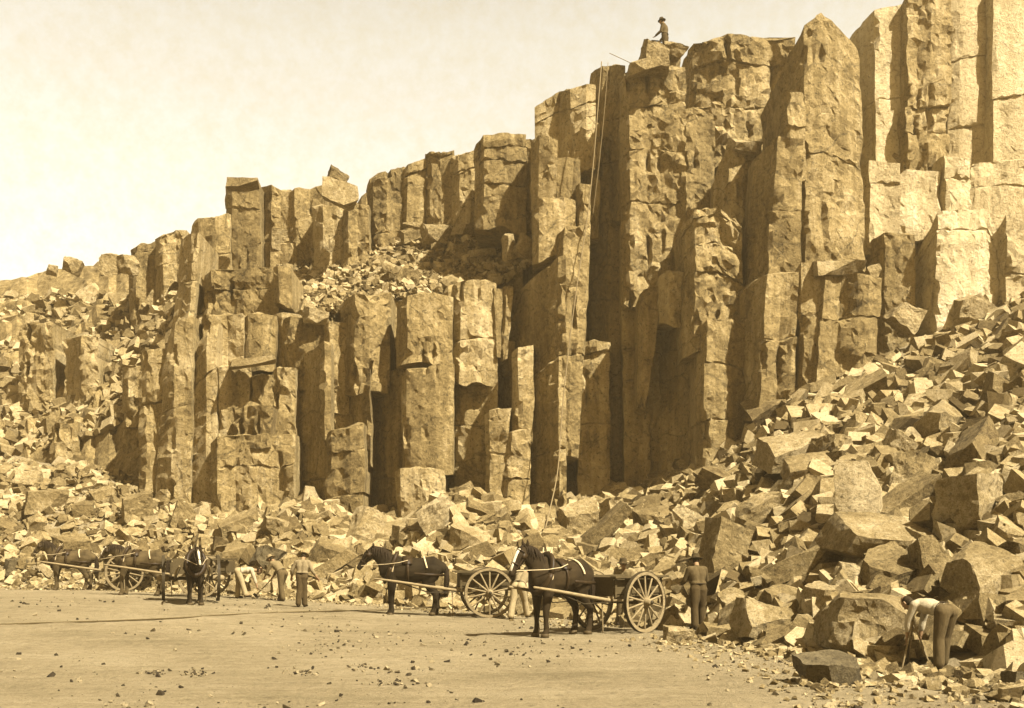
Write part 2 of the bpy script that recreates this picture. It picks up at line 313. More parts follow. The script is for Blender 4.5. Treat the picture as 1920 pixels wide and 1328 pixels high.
# ---------------------------------------------------------------- basalt columns
def p_x(x): return U(x) * 46.0
def column(Y, xs, ty, yT, yB, label=None, xsb=None, joints=(), back=3.5, rough=1.0, group=None, cap=0.0, mat='basalt', seed=None):
    r = random.Random(seed if seed is not None else int(xs[0] * 13 + yB))
    if Y < 48.7 and xs[0] < 1230 and yB > 600: Y = 46 + (Y - 46) * 1.45
    if Y > 48.8 and xs[0] < 1000: Y = min(Y + 3.0, ledge_row(.5 * (xs[0] + xs[-1]), yB - 4)); yB += 85
    n = len(xs)
    if not isinstance(yT, (list, tuple)): yT = [yT + r.uniform(-3, 3) for _ in xs]
    yT = list(yT) + [yT[-1]] * (n - len(yT))
    if xsb is None:
        l = r.uniform(-4, 4); xsb = [x + l for x in xs]
    nx, nb_, nt_, ny_ = [xs[0]], [xsb[0]], '', [yT[0]]
    for i, t in enumerate(ty):
        m = abs(xs[i + 1] - xs[i]) / F * Y
        parts = 1 if m < .95 or t != 'F' or mat == 'bleached' else (2 if m < 1.9 else 3)
        fr = sorted([(k + r.uniform(-.22, .22)) / parts for k in range(1, parts)]) + [1.0]
        kinds = {1: [t], 2: r.choice((['l', 'r'], ['F', 'r'], ['l', 'F'], ['r', 'l'])), 3: r.choice((['l', 'F', 'r'], ['r', 'l', 'r'], ['F', 'r', 'l'], ['l', 'r', 'l']))}[parts]
        for f_, kd in zip(fr, kinds):
            nx.append(lerp(xs[i], xs[i + 1], f_)); nb_.append(lerp(xsb[i], xsb[i + 1], f_)); nt_ += kd
            ny_.append(lerp(yT[i], yT[i + 1], f_) + (r.uniform(-5, 7) if f_ < 1 else 0))
    xs, xsb, ty, yT = nx, nb_, nt_, ny_; n = len(xs)
    # facet depth along the front
    off = [0.0]
    for i, t in enumerate(ty):
        m = abs(xs[i + 1] - xs[i]) / F * Y
        k = {'L': -1.6, 'l': -0.36, 'F': r.uniform(-.10, .12), 'R': .8, 'r': .34}[t]
        off.append(off[-1] + m * k)
    mn = min(off); off = [o - mn for o in off]
    zB = Zof(yB, Y)
    cx = U(sum(xsb) / n) * Y
    origin = Vector((cx, Y, zB))
    # horizontal sample points
    front = []   # (xt, xb, off, yT, is_corner)
    for i in range(n - 1):
        m = abs(xs[i + 1] - xs[i]) / F * Y
        k = max(1, int(math.ceil(m / 0.17)))
        for a in range(k):
            t = a / k
            front.append((lerp(xs[i], xs[i + 1], t), lerp(xsb[i], xsb[i + 1], t), lerp(off[i], off[i + 1], t), lerp(yT[i], yT[i + 1], t), a == 0))
    front.append((xs[-1], xsb[-1], off[-1], yT[-1], True))
    H = (yB - min(yT)) / F * Y
    nr = max(4, int(H / 0.19))
    ts = [k / nr for k in range(nr + 1)]
    ymean = sum(yT) / n
    jt = []
    for j in joints:
        t = (yB - j) / (yB - ymean)
        if 0.03 < t < .97: jt.append(t)
    # a few natural joints of its own
    if not joints and H > 5:
        for _ in range(int(H / 5)): jt.append(r.uniform(.12, .92))
    hg = 0.032 / max(H, .1)
    ts = [t for t in ts if all(abs(t - j) > hg * 3.2 for j in jt)]
    for j in jt: ts += [j - hg * 1.6, j - hg * .5, j + hg * .5, j + hg * 1.6]
    ts.sort()
    nb = []
    vs = []; fs = []
    W = len(front) + 2
    sd = r.uniform(0, 99)
    cj = {}
    for ti, t in enumerate(ts):
        course = sum(1 for j in jt if j < t)
        if course not in cj: cj[course] = (r.uniform(-.045, .045), r.uniform(-.06, .06))
        gx, gy = cj[course]
        ins = r.uniform(.03, .09) if any(abs(t - j) < hg * 1.2 for j in jt) else 0.0
        ring = []
        for (xt, xb, o, yt, cor) in front:
            d = Y + o + 0.20 * noise.noise(Vector((xt * .021 + course * 7.3, sd, course * 3.1)))
            x = lerp(xb, xt, t); zt = Zof(yt, d); z = lerp(zB, zt, t)
            if jt and 0.02 < t < .98: z += 0.30 * noise.noise(Vector((p_x(x) * .45, sd, t * 3)))
            if ti == 0: z += .40 * noise.noise(Vector((U(x) * d * 1.3, sd, 2.0))) - .1
            p = Vector((U(x) * d, d, z))
            q = p * 0.75 + Vector((sd, 0, 0))
            dy = rough * (0.11 * fbm(q, 4) + (0.045 + .04 * max(0, rough - 1)) * fbm(p * 2.6 + Vector((sd, 3, 0)), 3) + r.uniform(-.014, .014))
            dx = rough * 0.05 * fbm(q + Vector((50, 0, 0)), 3) + .03 * rough * noise.noise(p * 3.1)
            sp = noise.noise(Vector((p.x * .55 + sd * 2, p.y * .3, p.z * .30 + p.x * .25))) + .35 * noise.noise(Vector((p.x * 2.1, sd, p.z * 1.7)))
            th = .30 - .13 * min(1.4, max(0, rough - .9)) 
            if sp > th: dy += .12 * min(1.6, rough) * min(1.0, (sp - th) * 8)      # spalled patch
            if cor:
                chip = max(0.0, noise.noise(Vector((p.x * .4 + sd, p.y, p.z * .9))) - .12); dy += chip * .7 * rough
            jz = 0.0
            if ins == 0.0 and 0 < ti < len(ts) - 1: jz = r.uniform(-.075, .075)
            if not cor: dx += r.uniform(-.06, .06)
            ring.append((p.x + gx + dx, p.y + gy + dy + ins, p.z + jz))
        a = ring[0]; b = ring[-1]
        ring = [(a[0] + .10, Y + max(off[0], .3) + back, a[2])] + ring + [(b[0] - .10, Y + max(off[-1], .3) + back, b[2])]
        vs += ring
    for j in range(len(ts) - 1):
        for i in range(W):
            a = j * W + i; b = j * W + (i + 1) % W
            if r.random() < .5: fs.append((a, b, b + W)); fs.append((a, b + W, a + W))
            else: fs.append((a, b, a + W)); fs.append((b, b + W, a + W))
    # broken top
    top = (len(ts) - 1) * W
    mx = [sum(vs[top + i][k] for i in range(W)) / W for k in range(3)]
    c0 = len(vs); vs.append((mx[0], mx[1], mx[2] + .08 + cap))
    ring2 = []
    for i in range(W):
        v = vs[top + i]; jz = rough * .16 * noise.noise(Vector((v[0] * 1.5, v[1] * 1.5, sd)))
        ring2.append(len(vs)); vs.append((lerp(v[0], mx[0], .3), lerp(v[1], mx[1], .3), lerp(v[2], mx[2], .3) + .05 + jz + cap * .5))
    for i in range(W):
        a, b = top + i, top + (i + 1) % W; a2, b2 = ring2[i], ring2[(i + 1) % W]
        fs.append((a, b, b2, a2)); fs.append((a2, b2, c0))
    fs.append(tuple(range(W - 1, -1, -1)))
    vs = [tuple(Vector(v) - origin) for v in vs]
    o = py_obj('basalt_column', vs, fs, M[mat], loc=origin)
    o.data.polygons.foreach_set('use_smooth', [True] * len(o.data.polygons))
    bm = bmesh.new(); bm.from_mesh(o.data); bmesh.ops.recalc_face_normals(bm, faces=bm.faces[:]); bm.to_mesh(o.data); bm.free()
    o.data.set_sharp_from_angle(angle=R(14))
    if label is None: label, group = 'bleached column outside the right border', 'columns past the right border'
    tag(o, label, 'rock column', group, 'thing')
    return o
GA = 'narrow dark stone columns low in the quarry face'
C = column
# --- right buttress and pale right wall
C(42.5, [1462, 1508, 1540, 1612], 'LFr', [150, 48, 25, 92], 505, 'tallest pale column with a pointed top at the head of the right buttress', [1492, 1512, 1545, 1625], joints=(310,))
C(41.9, [1464, 1477, 1511], 'LF', [190, 172, 174], 330, 'short pale stub leaning against the foot of the tall pointed column', joints=(240,))
C(41.6, [1412, 1458, 1505], 'LF', [300, 256, 262], 518, 'half height column with a broad dark left side beside the tall pointed column', [1398, 1440, 1502], joints=(400,))
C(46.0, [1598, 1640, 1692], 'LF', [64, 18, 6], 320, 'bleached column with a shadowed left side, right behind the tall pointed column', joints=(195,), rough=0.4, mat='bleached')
C(45.6, [1688, 1700, 1745, 1782], 'LFr', [10, -6, -8, -4], 320, 'bleached fractured column running out of the top of the photograph', joints=(196, 250), rough=1.3)
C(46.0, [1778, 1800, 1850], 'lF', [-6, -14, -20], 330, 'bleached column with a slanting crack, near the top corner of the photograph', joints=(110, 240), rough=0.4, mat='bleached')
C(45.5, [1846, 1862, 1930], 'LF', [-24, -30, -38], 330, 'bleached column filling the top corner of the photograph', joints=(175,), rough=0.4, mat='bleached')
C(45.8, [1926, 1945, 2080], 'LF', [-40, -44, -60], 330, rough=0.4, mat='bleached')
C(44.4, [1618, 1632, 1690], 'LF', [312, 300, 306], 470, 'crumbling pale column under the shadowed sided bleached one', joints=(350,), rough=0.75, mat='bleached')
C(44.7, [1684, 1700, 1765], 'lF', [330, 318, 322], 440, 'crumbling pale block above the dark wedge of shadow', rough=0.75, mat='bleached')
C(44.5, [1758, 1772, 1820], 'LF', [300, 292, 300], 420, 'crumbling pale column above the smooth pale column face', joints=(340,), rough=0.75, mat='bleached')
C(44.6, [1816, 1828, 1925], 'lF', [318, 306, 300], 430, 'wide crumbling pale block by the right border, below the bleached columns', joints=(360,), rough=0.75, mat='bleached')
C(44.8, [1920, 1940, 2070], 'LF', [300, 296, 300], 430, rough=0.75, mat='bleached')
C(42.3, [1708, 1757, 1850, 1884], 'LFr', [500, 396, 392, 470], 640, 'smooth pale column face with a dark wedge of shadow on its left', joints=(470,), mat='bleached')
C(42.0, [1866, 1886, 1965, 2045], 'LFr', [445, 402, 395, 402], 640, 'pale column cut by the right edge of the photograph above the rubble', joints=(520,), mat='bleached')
C(43.0, [1636, 1658, 1716], 'Ll', [450, 435, 440], 800, 'drab column in the recess between the right buttress and the pale wall')
C(42.6, [1652, 1752, 1800], 'Ll', [590, 540, 535], 790, 'broad shadowed rock face in the recess above the top of the rubble slope', rough=1.4)
C(40.9, [1494, 1545, 1600, 1652], 'LFF', [560, 516, 512, 522], 770, 'broad pale column under a crust of loose stones, lowest on the right buttress', [1480, 1530, 1590, 1640], joints=(600,))
C(41.3, [1495, 1503, 1546], 'LF', [505, 492, 496], 770, 'slim pale column wedged behind the broad stone crusted column')
C(41.1, [1390, 1440, 1500], 'LF', [540, 514, 509], 790, 'pale column with a long dark left side, lower left of the right buttress', [1386, 1424, 1488], joints=(640,))
C(42.4, [1280, 1302, 1345, 1392], 'LFr', [430, 394, 386, 425], 650, 'bright crumbling pillar with a ragged top in the middle of the right buttress', joints=(425, 470, 520), rough=1.9)
C(42.1, [1308, 1325, 1370, 1404], 'LFr', [612, 602, 598, 610], 905, 'lit column base under the crumbling pillar, right of the great shadow', joints=(690, 790))
C(44.1, [1340, 1367, 1386, 1434], 'LFr', [345, 270, 262, 266], 490, 'pale wedge shaped block with an overhanging top corner above the crumbling pillar', [1336, 1372, 1392, 1404], rough=1.4)
C(45.7, [1268, 1284, 1302, 1340], 'LFr', [250, 206, 199, 216], 450, 'rounded top column just right of the lookout ledge', joints=(233,))
C(48.0, [1283, 1302, 1366, 1492], 'LlF', [112, 82, 64, 70], 310, 'wide dull wall behind the rounded column, below the skyline', rough=1.5, joints=(128, 200))
C(45.7, [1164, 1180, 1240, 1287], 'LFF', [152, 130, 126, 120], 575, 'massive rough column under the man on the cliff top', joints=(193, 290, 385), rough=1.5)
C(46.9, [1107, 1130, 1143, 1173], 'LlL', [138, 122, 119, 121], 405, 'tall upper column behind the hanging rope with a shadowed right side', joints=(230, 300, 397))
C(47.2, [1104, 1142, 1172], 'Ll', [404, 398, 400], 975, 'longest dark column below the rope column, down to the rubble', joints=(560, 750))
C(46.2, [1166, 1206, 1242], 'Fl', [492, 488, 490], 960, 'shaded column under the massive rough column')
C(45.0, [1194, 1207, 1240], 'LF', [562, 542, 532], 765, 'bright splinter of rock tapering downward inside the great shadow', [1194, 1200, 1213], rough=.7)
C(46.2, [1190, 1200, 1222], 'LF', [770, 765, 765], 960, 'thin lower splinter of rock under the bright tapering one')
C(43.7, [1234, 1310, 1326], 'LF', [525, 482, 486], 945, 'broad shadow filled column at the left foot of the right buttress', rough=1.2)
C(43.6, [1236, 1256, 1292], 'LF', [520, 505, 512], 600, 'small jagged stump on the shoulder of the shadow filled column', rough=1.6)
C(44.8, [1043, 1056, 1108], 'LF', [440, 426, 421], 848, 'long lit column with the rope hanging straight down its front', [1038, 1050, 1086], joints=(660,))
C(46.3, [1084, 1100, 1144], 'lF', [645, 640, 642], 985, 'stained column standing low between the rope and the longest dark column', joints=(660, 800))
C(44.9, [999, 1012, 1050, 1081], 'LFr', [376, 371, 369, 373], 480, 'square lit block column left of the rope at mid height')
C(44.7, [952, 1046, 1060], 'LF', [565, 480, 477], 1015, 'wide dark column face under the square lit block', rough=1.2)
C(46.2, [1034, 1042, 1087], 'LF', [300, 297, 299], 380, 'plain lit block set above the square block column', rough=.7)
C(46.1, [996, 1010, 1044], 'LlF'[:2], [264, 254, 262], 382, 'dull upright block beside the plain lit block')
C(47.0, [1005, 1050, 1072, 1118], 'lLF', [202, 172, 166, 158], 318, 'three faced head of the cliff with a rounded left shoulder on the skyline', joints=(205,))
C(47.3, [1078, 1118, 1126], 'LF', [235, 228, 230], 440, 'dark slot column between the three faced head and the rope column')
C(45.6, [1079, 1085, 1106], 'LF', [348, 344, 346], 450, 'small pale stump tucked in beside the rope', rough=1.3)
# --- upper tier, going left along the skyline
GU = 'columns along the upper tier'
C(48.0, [889, 906, 986], 'LF', [280, 254, 252], 425, 'broad banded column with level cracks on the middle skyline', joints=(278, 307, 345))
C(48.5, [975, 986, 1003], 'LF', [266, 260, 262], 425, 'narrow column between the banded column and the three faced head')
C(50.0, [846, 860, 908], 'LF', [297, 292, 277], 430, 'mottled column left of the broad banded column', joints=(320,))
C(50.4, [795, 804, 850], 'LF', [292, 284, 283], 420, 'flat capped column second left of the broad banded column', joints=(300,))
C(51.0, [751, 765, 800], 'LF', [321, 309, 297], 430, 'column beside the long dark crack on the middle skyline', joints=(330,))
C(52.0, [685, 700, 764], 'LF', [352, 329, 309], 460, 'hump shouldered column right of the gap in the skyline', rough=1.5)
C(51.5, [643, 655, 692], 'LF', [396, 386, 386], 495, 'bright broken column below the gap in the skyline', rough=1.4)
C(51.2, [587, 606, 652], 'LF', [388, 383, 386], 505, 'tapering column carrying the overhanging boulder')
C(53.0, [544, 553, 608], 'LF', [362, 353, 346], 440, 'low wide column left of the overhanging boulder')
C(53.0, [482, 508, 553], 'LF', [353, 347, 360], 490, 'column with a dark left side next to the flat capped pillar')
C(52.5, [423, 435, 488], 'LF', [348, 344, 346], 505, 'free standing pillar under a flat cap, farthest left on the upper skyline', joints=(390,), rough=.8)
C(54.0, [358, 372, 430], 'LF', [426, 410, 399], 530, 'sloping topped column left of the flat capped pillar')
C(53.5, [340, 368, 376], 'LF', [445, 436, 436], 640, 'leaning dark rib of rock on the left hillside', [312, 340, 352])
C(56.0, [244, 257, 301], 'LF', [469, 461, 445], 545, 'low skyline column right of the two round boulders')
C(55.0, [291, 306, 350], 'LF', [449, 441, 431], 545, 'low skyline column beside the leaning dark rib')
# --- lower tier, left and centre
C(48.5, [378, 396, 470, 522], 'LFl', [520, 506, 503, 501], 605, 'wide squat block at the left end of the rubble ledge', joints=(545,), rough=1.2)
C(48.4, [514, 522, 546], 'LF', [502, 499, 500], 570, 'small square block on the right end of the wide squat block')
C(47.3, [376, 388, 457], 'LF', [602, 589, 587], 700, 'left one of the row of square columns under the wide squat block')
C(47.2, [455, 464, 491, 517], 'LFr', [596, 590, 588, 592], 690, 'middle one of the row of square columns under the wide squat block')
C(47.5, [511, 527, 562], 'LF', [592, 586, 590], 690, 'dark sided one of the row of square columns under the wide squat block')
C(46.8, [393, 409, 467], 'LF', [702, 689, 674], 850, 'column topped by a sloping slab, lower left of the quarry face')
C(46.9, [459, 467, 515], 'LF', [714, 708, 703], 790, 'column with a slanting top beside the slab topped column')
C(46.8, [509, 517, 553], 'LF', [692, 688, 690], 840, 'pale streaked column right of the slanting topped one', rough=1.3)
C(46.1, [443, 453, 511], 'LF', [772, 763, 764], 840, 'rounded rough block standing on the lower left ledge', rough=1.8)
C(46.0, [396, 407, 490, 552], 'LFF', [832, 819, 816, 813], 1000, 'widest block at the foot of the quarry face on the left', joints=(875,))
C(46.2, [540, 610, 622], 'LF', [690, 640, 642], 1010, 'broad dark column left of centre at the foot of the face', [548, 612, 622])
C(45.2, [611, 622, 683], 'LF', [812, 806, 792], 1020, 'column with a slanted bright top at the foot of the face', joints=(850, 930))
C(46.0, [611, 620, 652, 692], 'LFL', [700, 690, 690, 690], 870, 'small columns broken off above the slanted bright top')
C(47.0, [529, 545, 612], 'LF', [602, 593, 591], 720, 'column with a bulging face below the middle ledge', rough=1.4)
C(46.8, [605, 616, 652], 'LF', [612, 602, 606], 770, 'slim column under the middle ledge with a chipped foot')
C(46.3, [639, 668, 733], 'LF', [572, 549, 546], 735, 'heavy column hanging over a dark hollow, middle of the face', rough=1.3)
C(46.4, [678, 748, 765], 'LF', [722, 692, 682], 1015, 'dark hollow backed column below the heavy hanging one')
C(45.6, [744, 766, 815, 851], 'LFr', [572, 554, 549, 557], 676, 'smooth lit block column in the middle of the face, broken off below')
C(45.4, [753, 762, 851], 'LF', [708, 692, 682], 885, 'smooth upright slab with a slanting top under the broken off block column', rough=.7)
C(45.2, [740, 750, 833], 'LF', [884, 878, 880], 1020, 'stained foot of the upright slab column above the rubble heap')
C(45.9, [845, 862, 928], 'LF', [536, 525, 531], 710, 'square shouldered column right of the smooth lit block column', joints=(640,))
C(46.1, [844, 860, 932], 'Ll', [646, 640, 640], 1010, 'dim column continuing down under the square shouldered one', joints=(800,))
C(46.0, [917, 926, 942], 'LF', [545, 540, 542], 665, 'first thin splinter left of the wide dark column face', [925, 932, 940])
C(46.0, [940, 948, 962], 'LF', [540, 534, 536], 665, 'second thin splinter against the wide dark column face', [934, 942, 950])
C(45.0, [958, 970, 999], 'LF', [662, 651, 646], 820, 'bright topped stump in front of the wide dark column face')
C(44.6, [908, 918, 957], 'LF', [778, 769, 766], 1010, 'crooked lit pillar rising from the rubble, left one of the pair', [908, 914, 936], joints=(850,))
C(44.5, [938, 950, 993], 'LF', [818, 811, 804], 1010, 'crooked lit pillar with a wide foot, right one of the pair', joints=(900,))
C(46.4, [872, 955, 968], 'LF', [660, 640, 640], 1010, 'dark column behind the pair of crooked pillars')
C(47.6, [260, 273, 313], 'LF', [667, 656, 653], 920, 'pale topped column at the left end of the lower tier', joints=(760,))
C(47.0, [312, 330, 364], 'LF', [625, 606, 592], 960, 'long grey column with a dark left edge, left end of the lower tier', [290, 322, 358])
C(46.8, [360, 386, 406], 'LF', [660, 620, 605], 980, 'thin dark edged column right of the long grey one', [344, 384, 404])
C(62.5, [34, 48, 98], 'Ll', [612, 602, 606], 780, 'dim block column far left on the hillside', rough=1.5)
C(61.5, [116, 150, 182], 'LF', [638, 630, 632], 780, 'dark sided stump on the left hillside', rough=1.5)
C(51.0, [228, 240, 276], 'LF', [692, 686, 688], 820, 'faint column on the hillside left of the pale topped column', rough=1.4)
C(50.6, [95, 106, 146], 'LF', [802, 793, 791], 890, 'pale stump low on the left hillside above the scree', rough=1.5)
# ---------------------------------------------------------------- loose stone
def rock_mesh(name, dims, seed, cuts=4, sub=0, amp=0.0):
    r = random.Random(seed); bm = bmesh.new()
    pl = []
    for ax in range(3):
        for sg in (-1, 1):
            n = [r.uniform(-.2, .2) for _ in range(3)]; n[ax] = sg; n = np.array(n) / np.linalg.norm(n); pl.append((n, r.uniform(.40, .54)))
    for _ in range(cuts):
        n = np.array([r.uniform(-1, 1) for _ in range(3)]); n /= max(np.linalg.norm(n), 1e-3); pl.append((n, r.uniform(.42, .62)))
    A = np.array([p[0] for p in pl]); D = np.array([p[1] for p in pl]); pts = []
    for i in range(len(pl)):
        for j in range(i):
            for k in range(j):
                m = A[[i, j, k]]
                if abs(np.linalg.det(m)) < .05: continue
                x = np.linalg.solve(m, D[[i, j, k]])
                if (A @ x <= D + 1e-6).all() and not any(np.linalg.norm(x - q) < .03 for q in pts): pts.append(x)
    for q in pts: bmesh.ops.create_vert(bm, co=tuple(q))
    hull = bmesh.ops.convex_hull(bm, input=bm.verts[:])
    loose = [v for v in bm.verts if not v.link_faces]
    if loose: bmesh.ops.delete(bm, geom=loose, context='VERTS')
    for v in bm.verts: v.co = Vector((v.co.x * dims[0], v.co.y * dims[1], v.co.z * dims[2]))
    if sub:
        bmesh.ops.triangulate(bm, faces=bm.faces[:])
        lim = max(dims) / (3.0 * sub)
        for _ in range(4):
            es = [e for e in bm.edges if e.calc_length() > lim * 1.3]
            if not es: break
            bmesh.ops.subdivide_edges(bm, edges=es, cuts=1, use_grid_fill=True)
            bmesh.ops.triangulate(bm, faces=[f for f in bm.faces if len(f.verts) > 3])
        for v in bm.verts:
            p = v.co * (2.4 / max(dims)) * 1.4 + Vector((seed * 3.7, 0, 0))
            v.co += amp * Vector((fbm(p, 3), fbm(p + Vector((9, 0, 0)), 3), fbm(p + Vector((0, 9, 0)), 3)))
    bmesh.ops.recalc_face_normals(bm, faces=bm.faces[:])
    me = bpy.data.meshes.new(name); bm.to_mesh(me); bm.free()
    return me
def boulder(px, py, w, h, label, rot=(0, 0, 0), depth=None, mat='block', seed=None, Y=None, sink=.22, cuts=4, lift=0.0):
    """a traced boulder: its centre column, its bottom row and its width and height in the photograph set place and real size"""
    if Y == 'ledge': Y = ledge_row(px, py) + .3
    if Y is None: X, Y, z = hit(px, py)
    else: X, z = U(px) * Y, Zof(py, Y)
    sc = .88 * Y / F; W = w * sc; Hh = h * sc; D = depth * sc if depth else (W + Hh) * .5
    seed = seed if seed is not None else int(px + py * 3)
    me = rock_mesh('boulder', (W, D, Hh), seed, cuts, sub=3.4, amp=.06 * min(W, Hh))
    me.materials.append(M[mat])
    o = link_mesh('boulder', me, None)
    e = Euler((R(rot[0]), R(rot[1]), R(rot[2])))
    # lowest turned vertex goes a little under the surface it lies on
    mz = min((e.to_matrix() @ v.co).z for v in me.vertices)
    o.location = (X, Y + D * .15, z - mz - sink * Hh + lift); o.rotation_euler = e
    tag(o, label, 'boulder')
    ROCKS.append((X, Y, max(W, D) * .5))
    return o
ROCKS = []
KEEP = [(960 + 0, 0)]
PEOPLE = [(1775, 17.6, .9), (1310, 25.6, .7), (566, 33.2, .7), (446, 37, .7), (530, 36.6, .7), (972, 30.2, .7), (1712, 17.9, .5), (1100, 24.5, 1.4), (1209, 25.2, 1.0), (1150, 26, 1.3)]
PEOPLE = [(U(a) * b, b, c) for a, b, c in PEOPLE]
def clear(X, Y, pad=0.0): return all((X - a) ** 2 + (Y - b) ** 2 > (c + pad) ** 2 for a, b, c in PEOPLE)
B = boulder
B(1650, 1060, 215, 95, 'largest pale slab lying across the middle of the right rubble slope', (18, 6, 12), 170, seed=11)
B(1665, 1125, 122, 82, 'pale slab with a pointed end just below the largest slab', (24, -8, 20), 110, seed=12)
B(1825, 1010, 125, 150, 'upright boulder turning a big dark flat face to the left of the slope', (4, -8, 38), 110, seed=13)
B(1612, 1005, 95, 190, 'tall upright grey slab standing behind the largest pale slab', (-12, 4, -14), 60, seed=14)
B(1722, 920, 84, 84, 'dark triangular rock above a long tilted slab on the right slope', (0, 20, 40), 70, seed=15)
B(1700, 975, 135, 46, 'long slab tilted up to the right beside the tall upright grey slab', (14, -32, 10), 70, seed=16)
B(1368, 1085, 118, 135, 'dark faced upright boulder at the left side of the right rubble slope', (-6, 8, 30), 90, seed=17)
B(1420, 1000, 90, 80, 'cracked squarish block uphill of the dark faced upright boulder', (18, -18, 20), 70, seed=18)
B(1625, 1222, 185, 135, 'biggest pale boulder at the foot of the slope, above the lone dark rock', (10, 6, 14), 150, seed=19)
B(1598, 1238, 110, 80, 'dark pyramid shaped rock leaning on the biggest pale boulder', (0, 10, 45), 60, seed=20, cuts=6)
B(1438, 1208, 135, 88, 'split boulder with a dark front at the foot of the slope', (4, 8, 26), 100, seed=21)
B(1470, 1150, 92, 62, 'rounded light boulder resting behind the split dark fronted boulder', (16, 4, 15), 80, seed=22, cuts=6)
B(1542, 1160, 95, 78, 'angular boulder with a shaded front left of the biggest pale boulder', (10, -12, 40), 80, seed=23)
B(1517, 1092, 150, 40, 'narrow beam of stone slanting up to the right in the slope', (6, -24, -10), 50, seed=24)
B(1590, 1108, 62, 58, 'small square pale block below the left end of the largest slab', (20, 10, 30), 55, seed=25)
B(1752, 1105, 78, 130, 'tall pale slab just behind the bending man in the white shirt', (-14, -4, 8), 50, seed=26)
B(1842, 1158, 150, 100, 'large grey boulder beside the right elbow of the bending man', (14, -14, 24), 120, seed=27)
B(1735, 1040, 75, 50, 'pale brick shaped block right of the largest pale slab', (20, 10, 8), 60, seed=28)
B(1835, 1085, 62, 44, 'two pointed pale block between the dark flat face and the grey boulder', (10, -12, 50), 50, seed=29, cuts=6)
B(1905, 1075, 80, 55, 'dark sided rock at the right border of the slope', (8, 16, 30), 60, seed=30)
B(1890, 1010, 75, 46, 'pale rock at the right border above the dark sided one', (8, -6, 10), 60, seed=31)
B(1563, 1284, 132, 72, 'lone dark rock lying out on the quarry floor', (4, -6, 10), 90, mat='darkblock', seed=233, sink=.15, cuts=10)
B(1908, 1292, 62, 40, 'low dark stone in the bottom corner of the quarry floor', (0, 4, 20), 50, mat='darkblock', seed=33, sink=.15)
B(1497, 880, 140, 62, 'pale stack of slabs high on the right rubble slope', (22, -16, 10), 110, seed=34)
B(1560, 870, 72, 70, 'rough dark hollowed rock beside the high stack of slabs', (0, 10, 40), 60, seed=35)
B(1520, 905, 110, 36, 'thin slab tipped forward under the high stack of slabs', (26, -8, 12), 80, seed=36)
B(1850, 845, 75, 60, 'squarish pale boulder high at the right of the slope', (10, 4, 25), 60, seed=37)
B(1765, 815, 110, 62, 'brown rounded boulder just under the right recess', (6, -14, 30), 70, seed=38, cuts=6)
B(1690, 870, 70, 60, 'cleft pale boulder between the hollowed rock and the dark triangle', (10, 30, 10), 60, seed=39)
B(1445, 795, 105, 42, 'buried slab at the top left of the right rubble slope', (14, -14, 4), 80, seed=40)
B(1350, 790, 90, 95, 'lumpy bulge of rock at the head of the rubble next to the great shadow', (4, 6, 20), 80, seed=41, Y=43.0, cuts=6)
B(1092, 940, 56, 62, 'boulder with a dark hole in its front standing under the rope', (4, 4, 14), 50, seed=42)
B(1046, 945, 30, 52, 'small upright stone left of the boulder under the rope', (0, 0, 20), 30, seed=43)
B(1085, 1005, 90, 70, 'flat faced block below the boulder under the rope', (20, -10, 20), 60, seed=44)
B(1150, 985, 55, 60, 'upright block in the rubble behind the nearest cart', (0, 5, 35), 40, seed=45)
B(1135, 1035, 120, 34, 'long splinter of stone slanting up behind the nearest horse', (10, -42, 0), 40, seed=46)
B(1230, 1000, 80, 50, 'pale slab in the rubble to the right of the rope', (20, -22, 20), 60, seed=47)
B(1258, 1075, 50, 40, 'bright block behind the tail of the nearest cart', (12, -14, 30), 40, seed=48)
B(1290, 1010, 60, 60, 'dark pitted block above the standing man with the brimmed hat', (10, 20, 35), 50, seed=49)
B(578, 990, 42, 92, 'upright slab against the foot of the face, taller of two leaning together', (-6, 8, 20), 36, seed=50, Y=45.3)
B(545, 985, 50, 62, 'leaning slab, shorter of two against the foot of the face', (0, 24, 30), 36, seed=51, Y=45.0)
B(690, 1025, 74, 88, 'bright leaning slab at the foot of the face behind the side on horse', (-18, 20, 20), 40, seed=52)
B(822, 1005, 82, 62, 'pale slab propped on the rubble heap left of the crooked pillars', (18, -36, 10), 50, seed=53)
B(765, 1012, 60, 36, 'low pale rock between the leaning and the propped slabs', (20, 0, 20), 50, seed=54)
B(885, 1040, 90, 44, 'tilted dark bottomed slab behind the side on cart', (20, 14, 12), 60, seed=55)
B(612, 1062, 82, 52, 'pale smooth boulder right of the man in the rolled sleeves', (16, 4, 12), 60, seed=56)
B(625, 1085, 95, 26, 'narrow beam of stone lying on the ground right of the man in rolled sleeves', (4, -32, 0), 30, seed=57)
B(450, 1010, 85, 46, 'slab tipped over a dark gap left of centre at the foot of the face', (22, -16, 8), 60, seed=58)
B(447, 1060, 80, 44, 'pale slab behind the bent man in pale trousers', (22, -12, 14), 60, seed=59)
B(520, 1012, 66, 40, 'broken block below the two leaning slabs', (14, 12, 30), 50, seed=60)
B(500, 1070, 60, 46, 'dark block in front of the bent man in pale trousers', (6, 20, 30), 46, mat='darkblock', seed=61)
B(28, 1075, 46, 40, 'dim rock at the far left edge beyond the horses', (4, 0, 30), 40, mat='darkblock', seed=62)
B(85, 960, 90, 42, 'low ridge boulder on the far left scree', (10, -8, 20), 60, seed=63)
B(128, 1060, 70, 60, 'pale rock under the belly of the far left horse', (10, 10, 20), 50, seed=64)
B(255, 985, 65, 70, 'pale bulky block on the left scree behind the horses', (10, -8, 20), 50, seed=65)
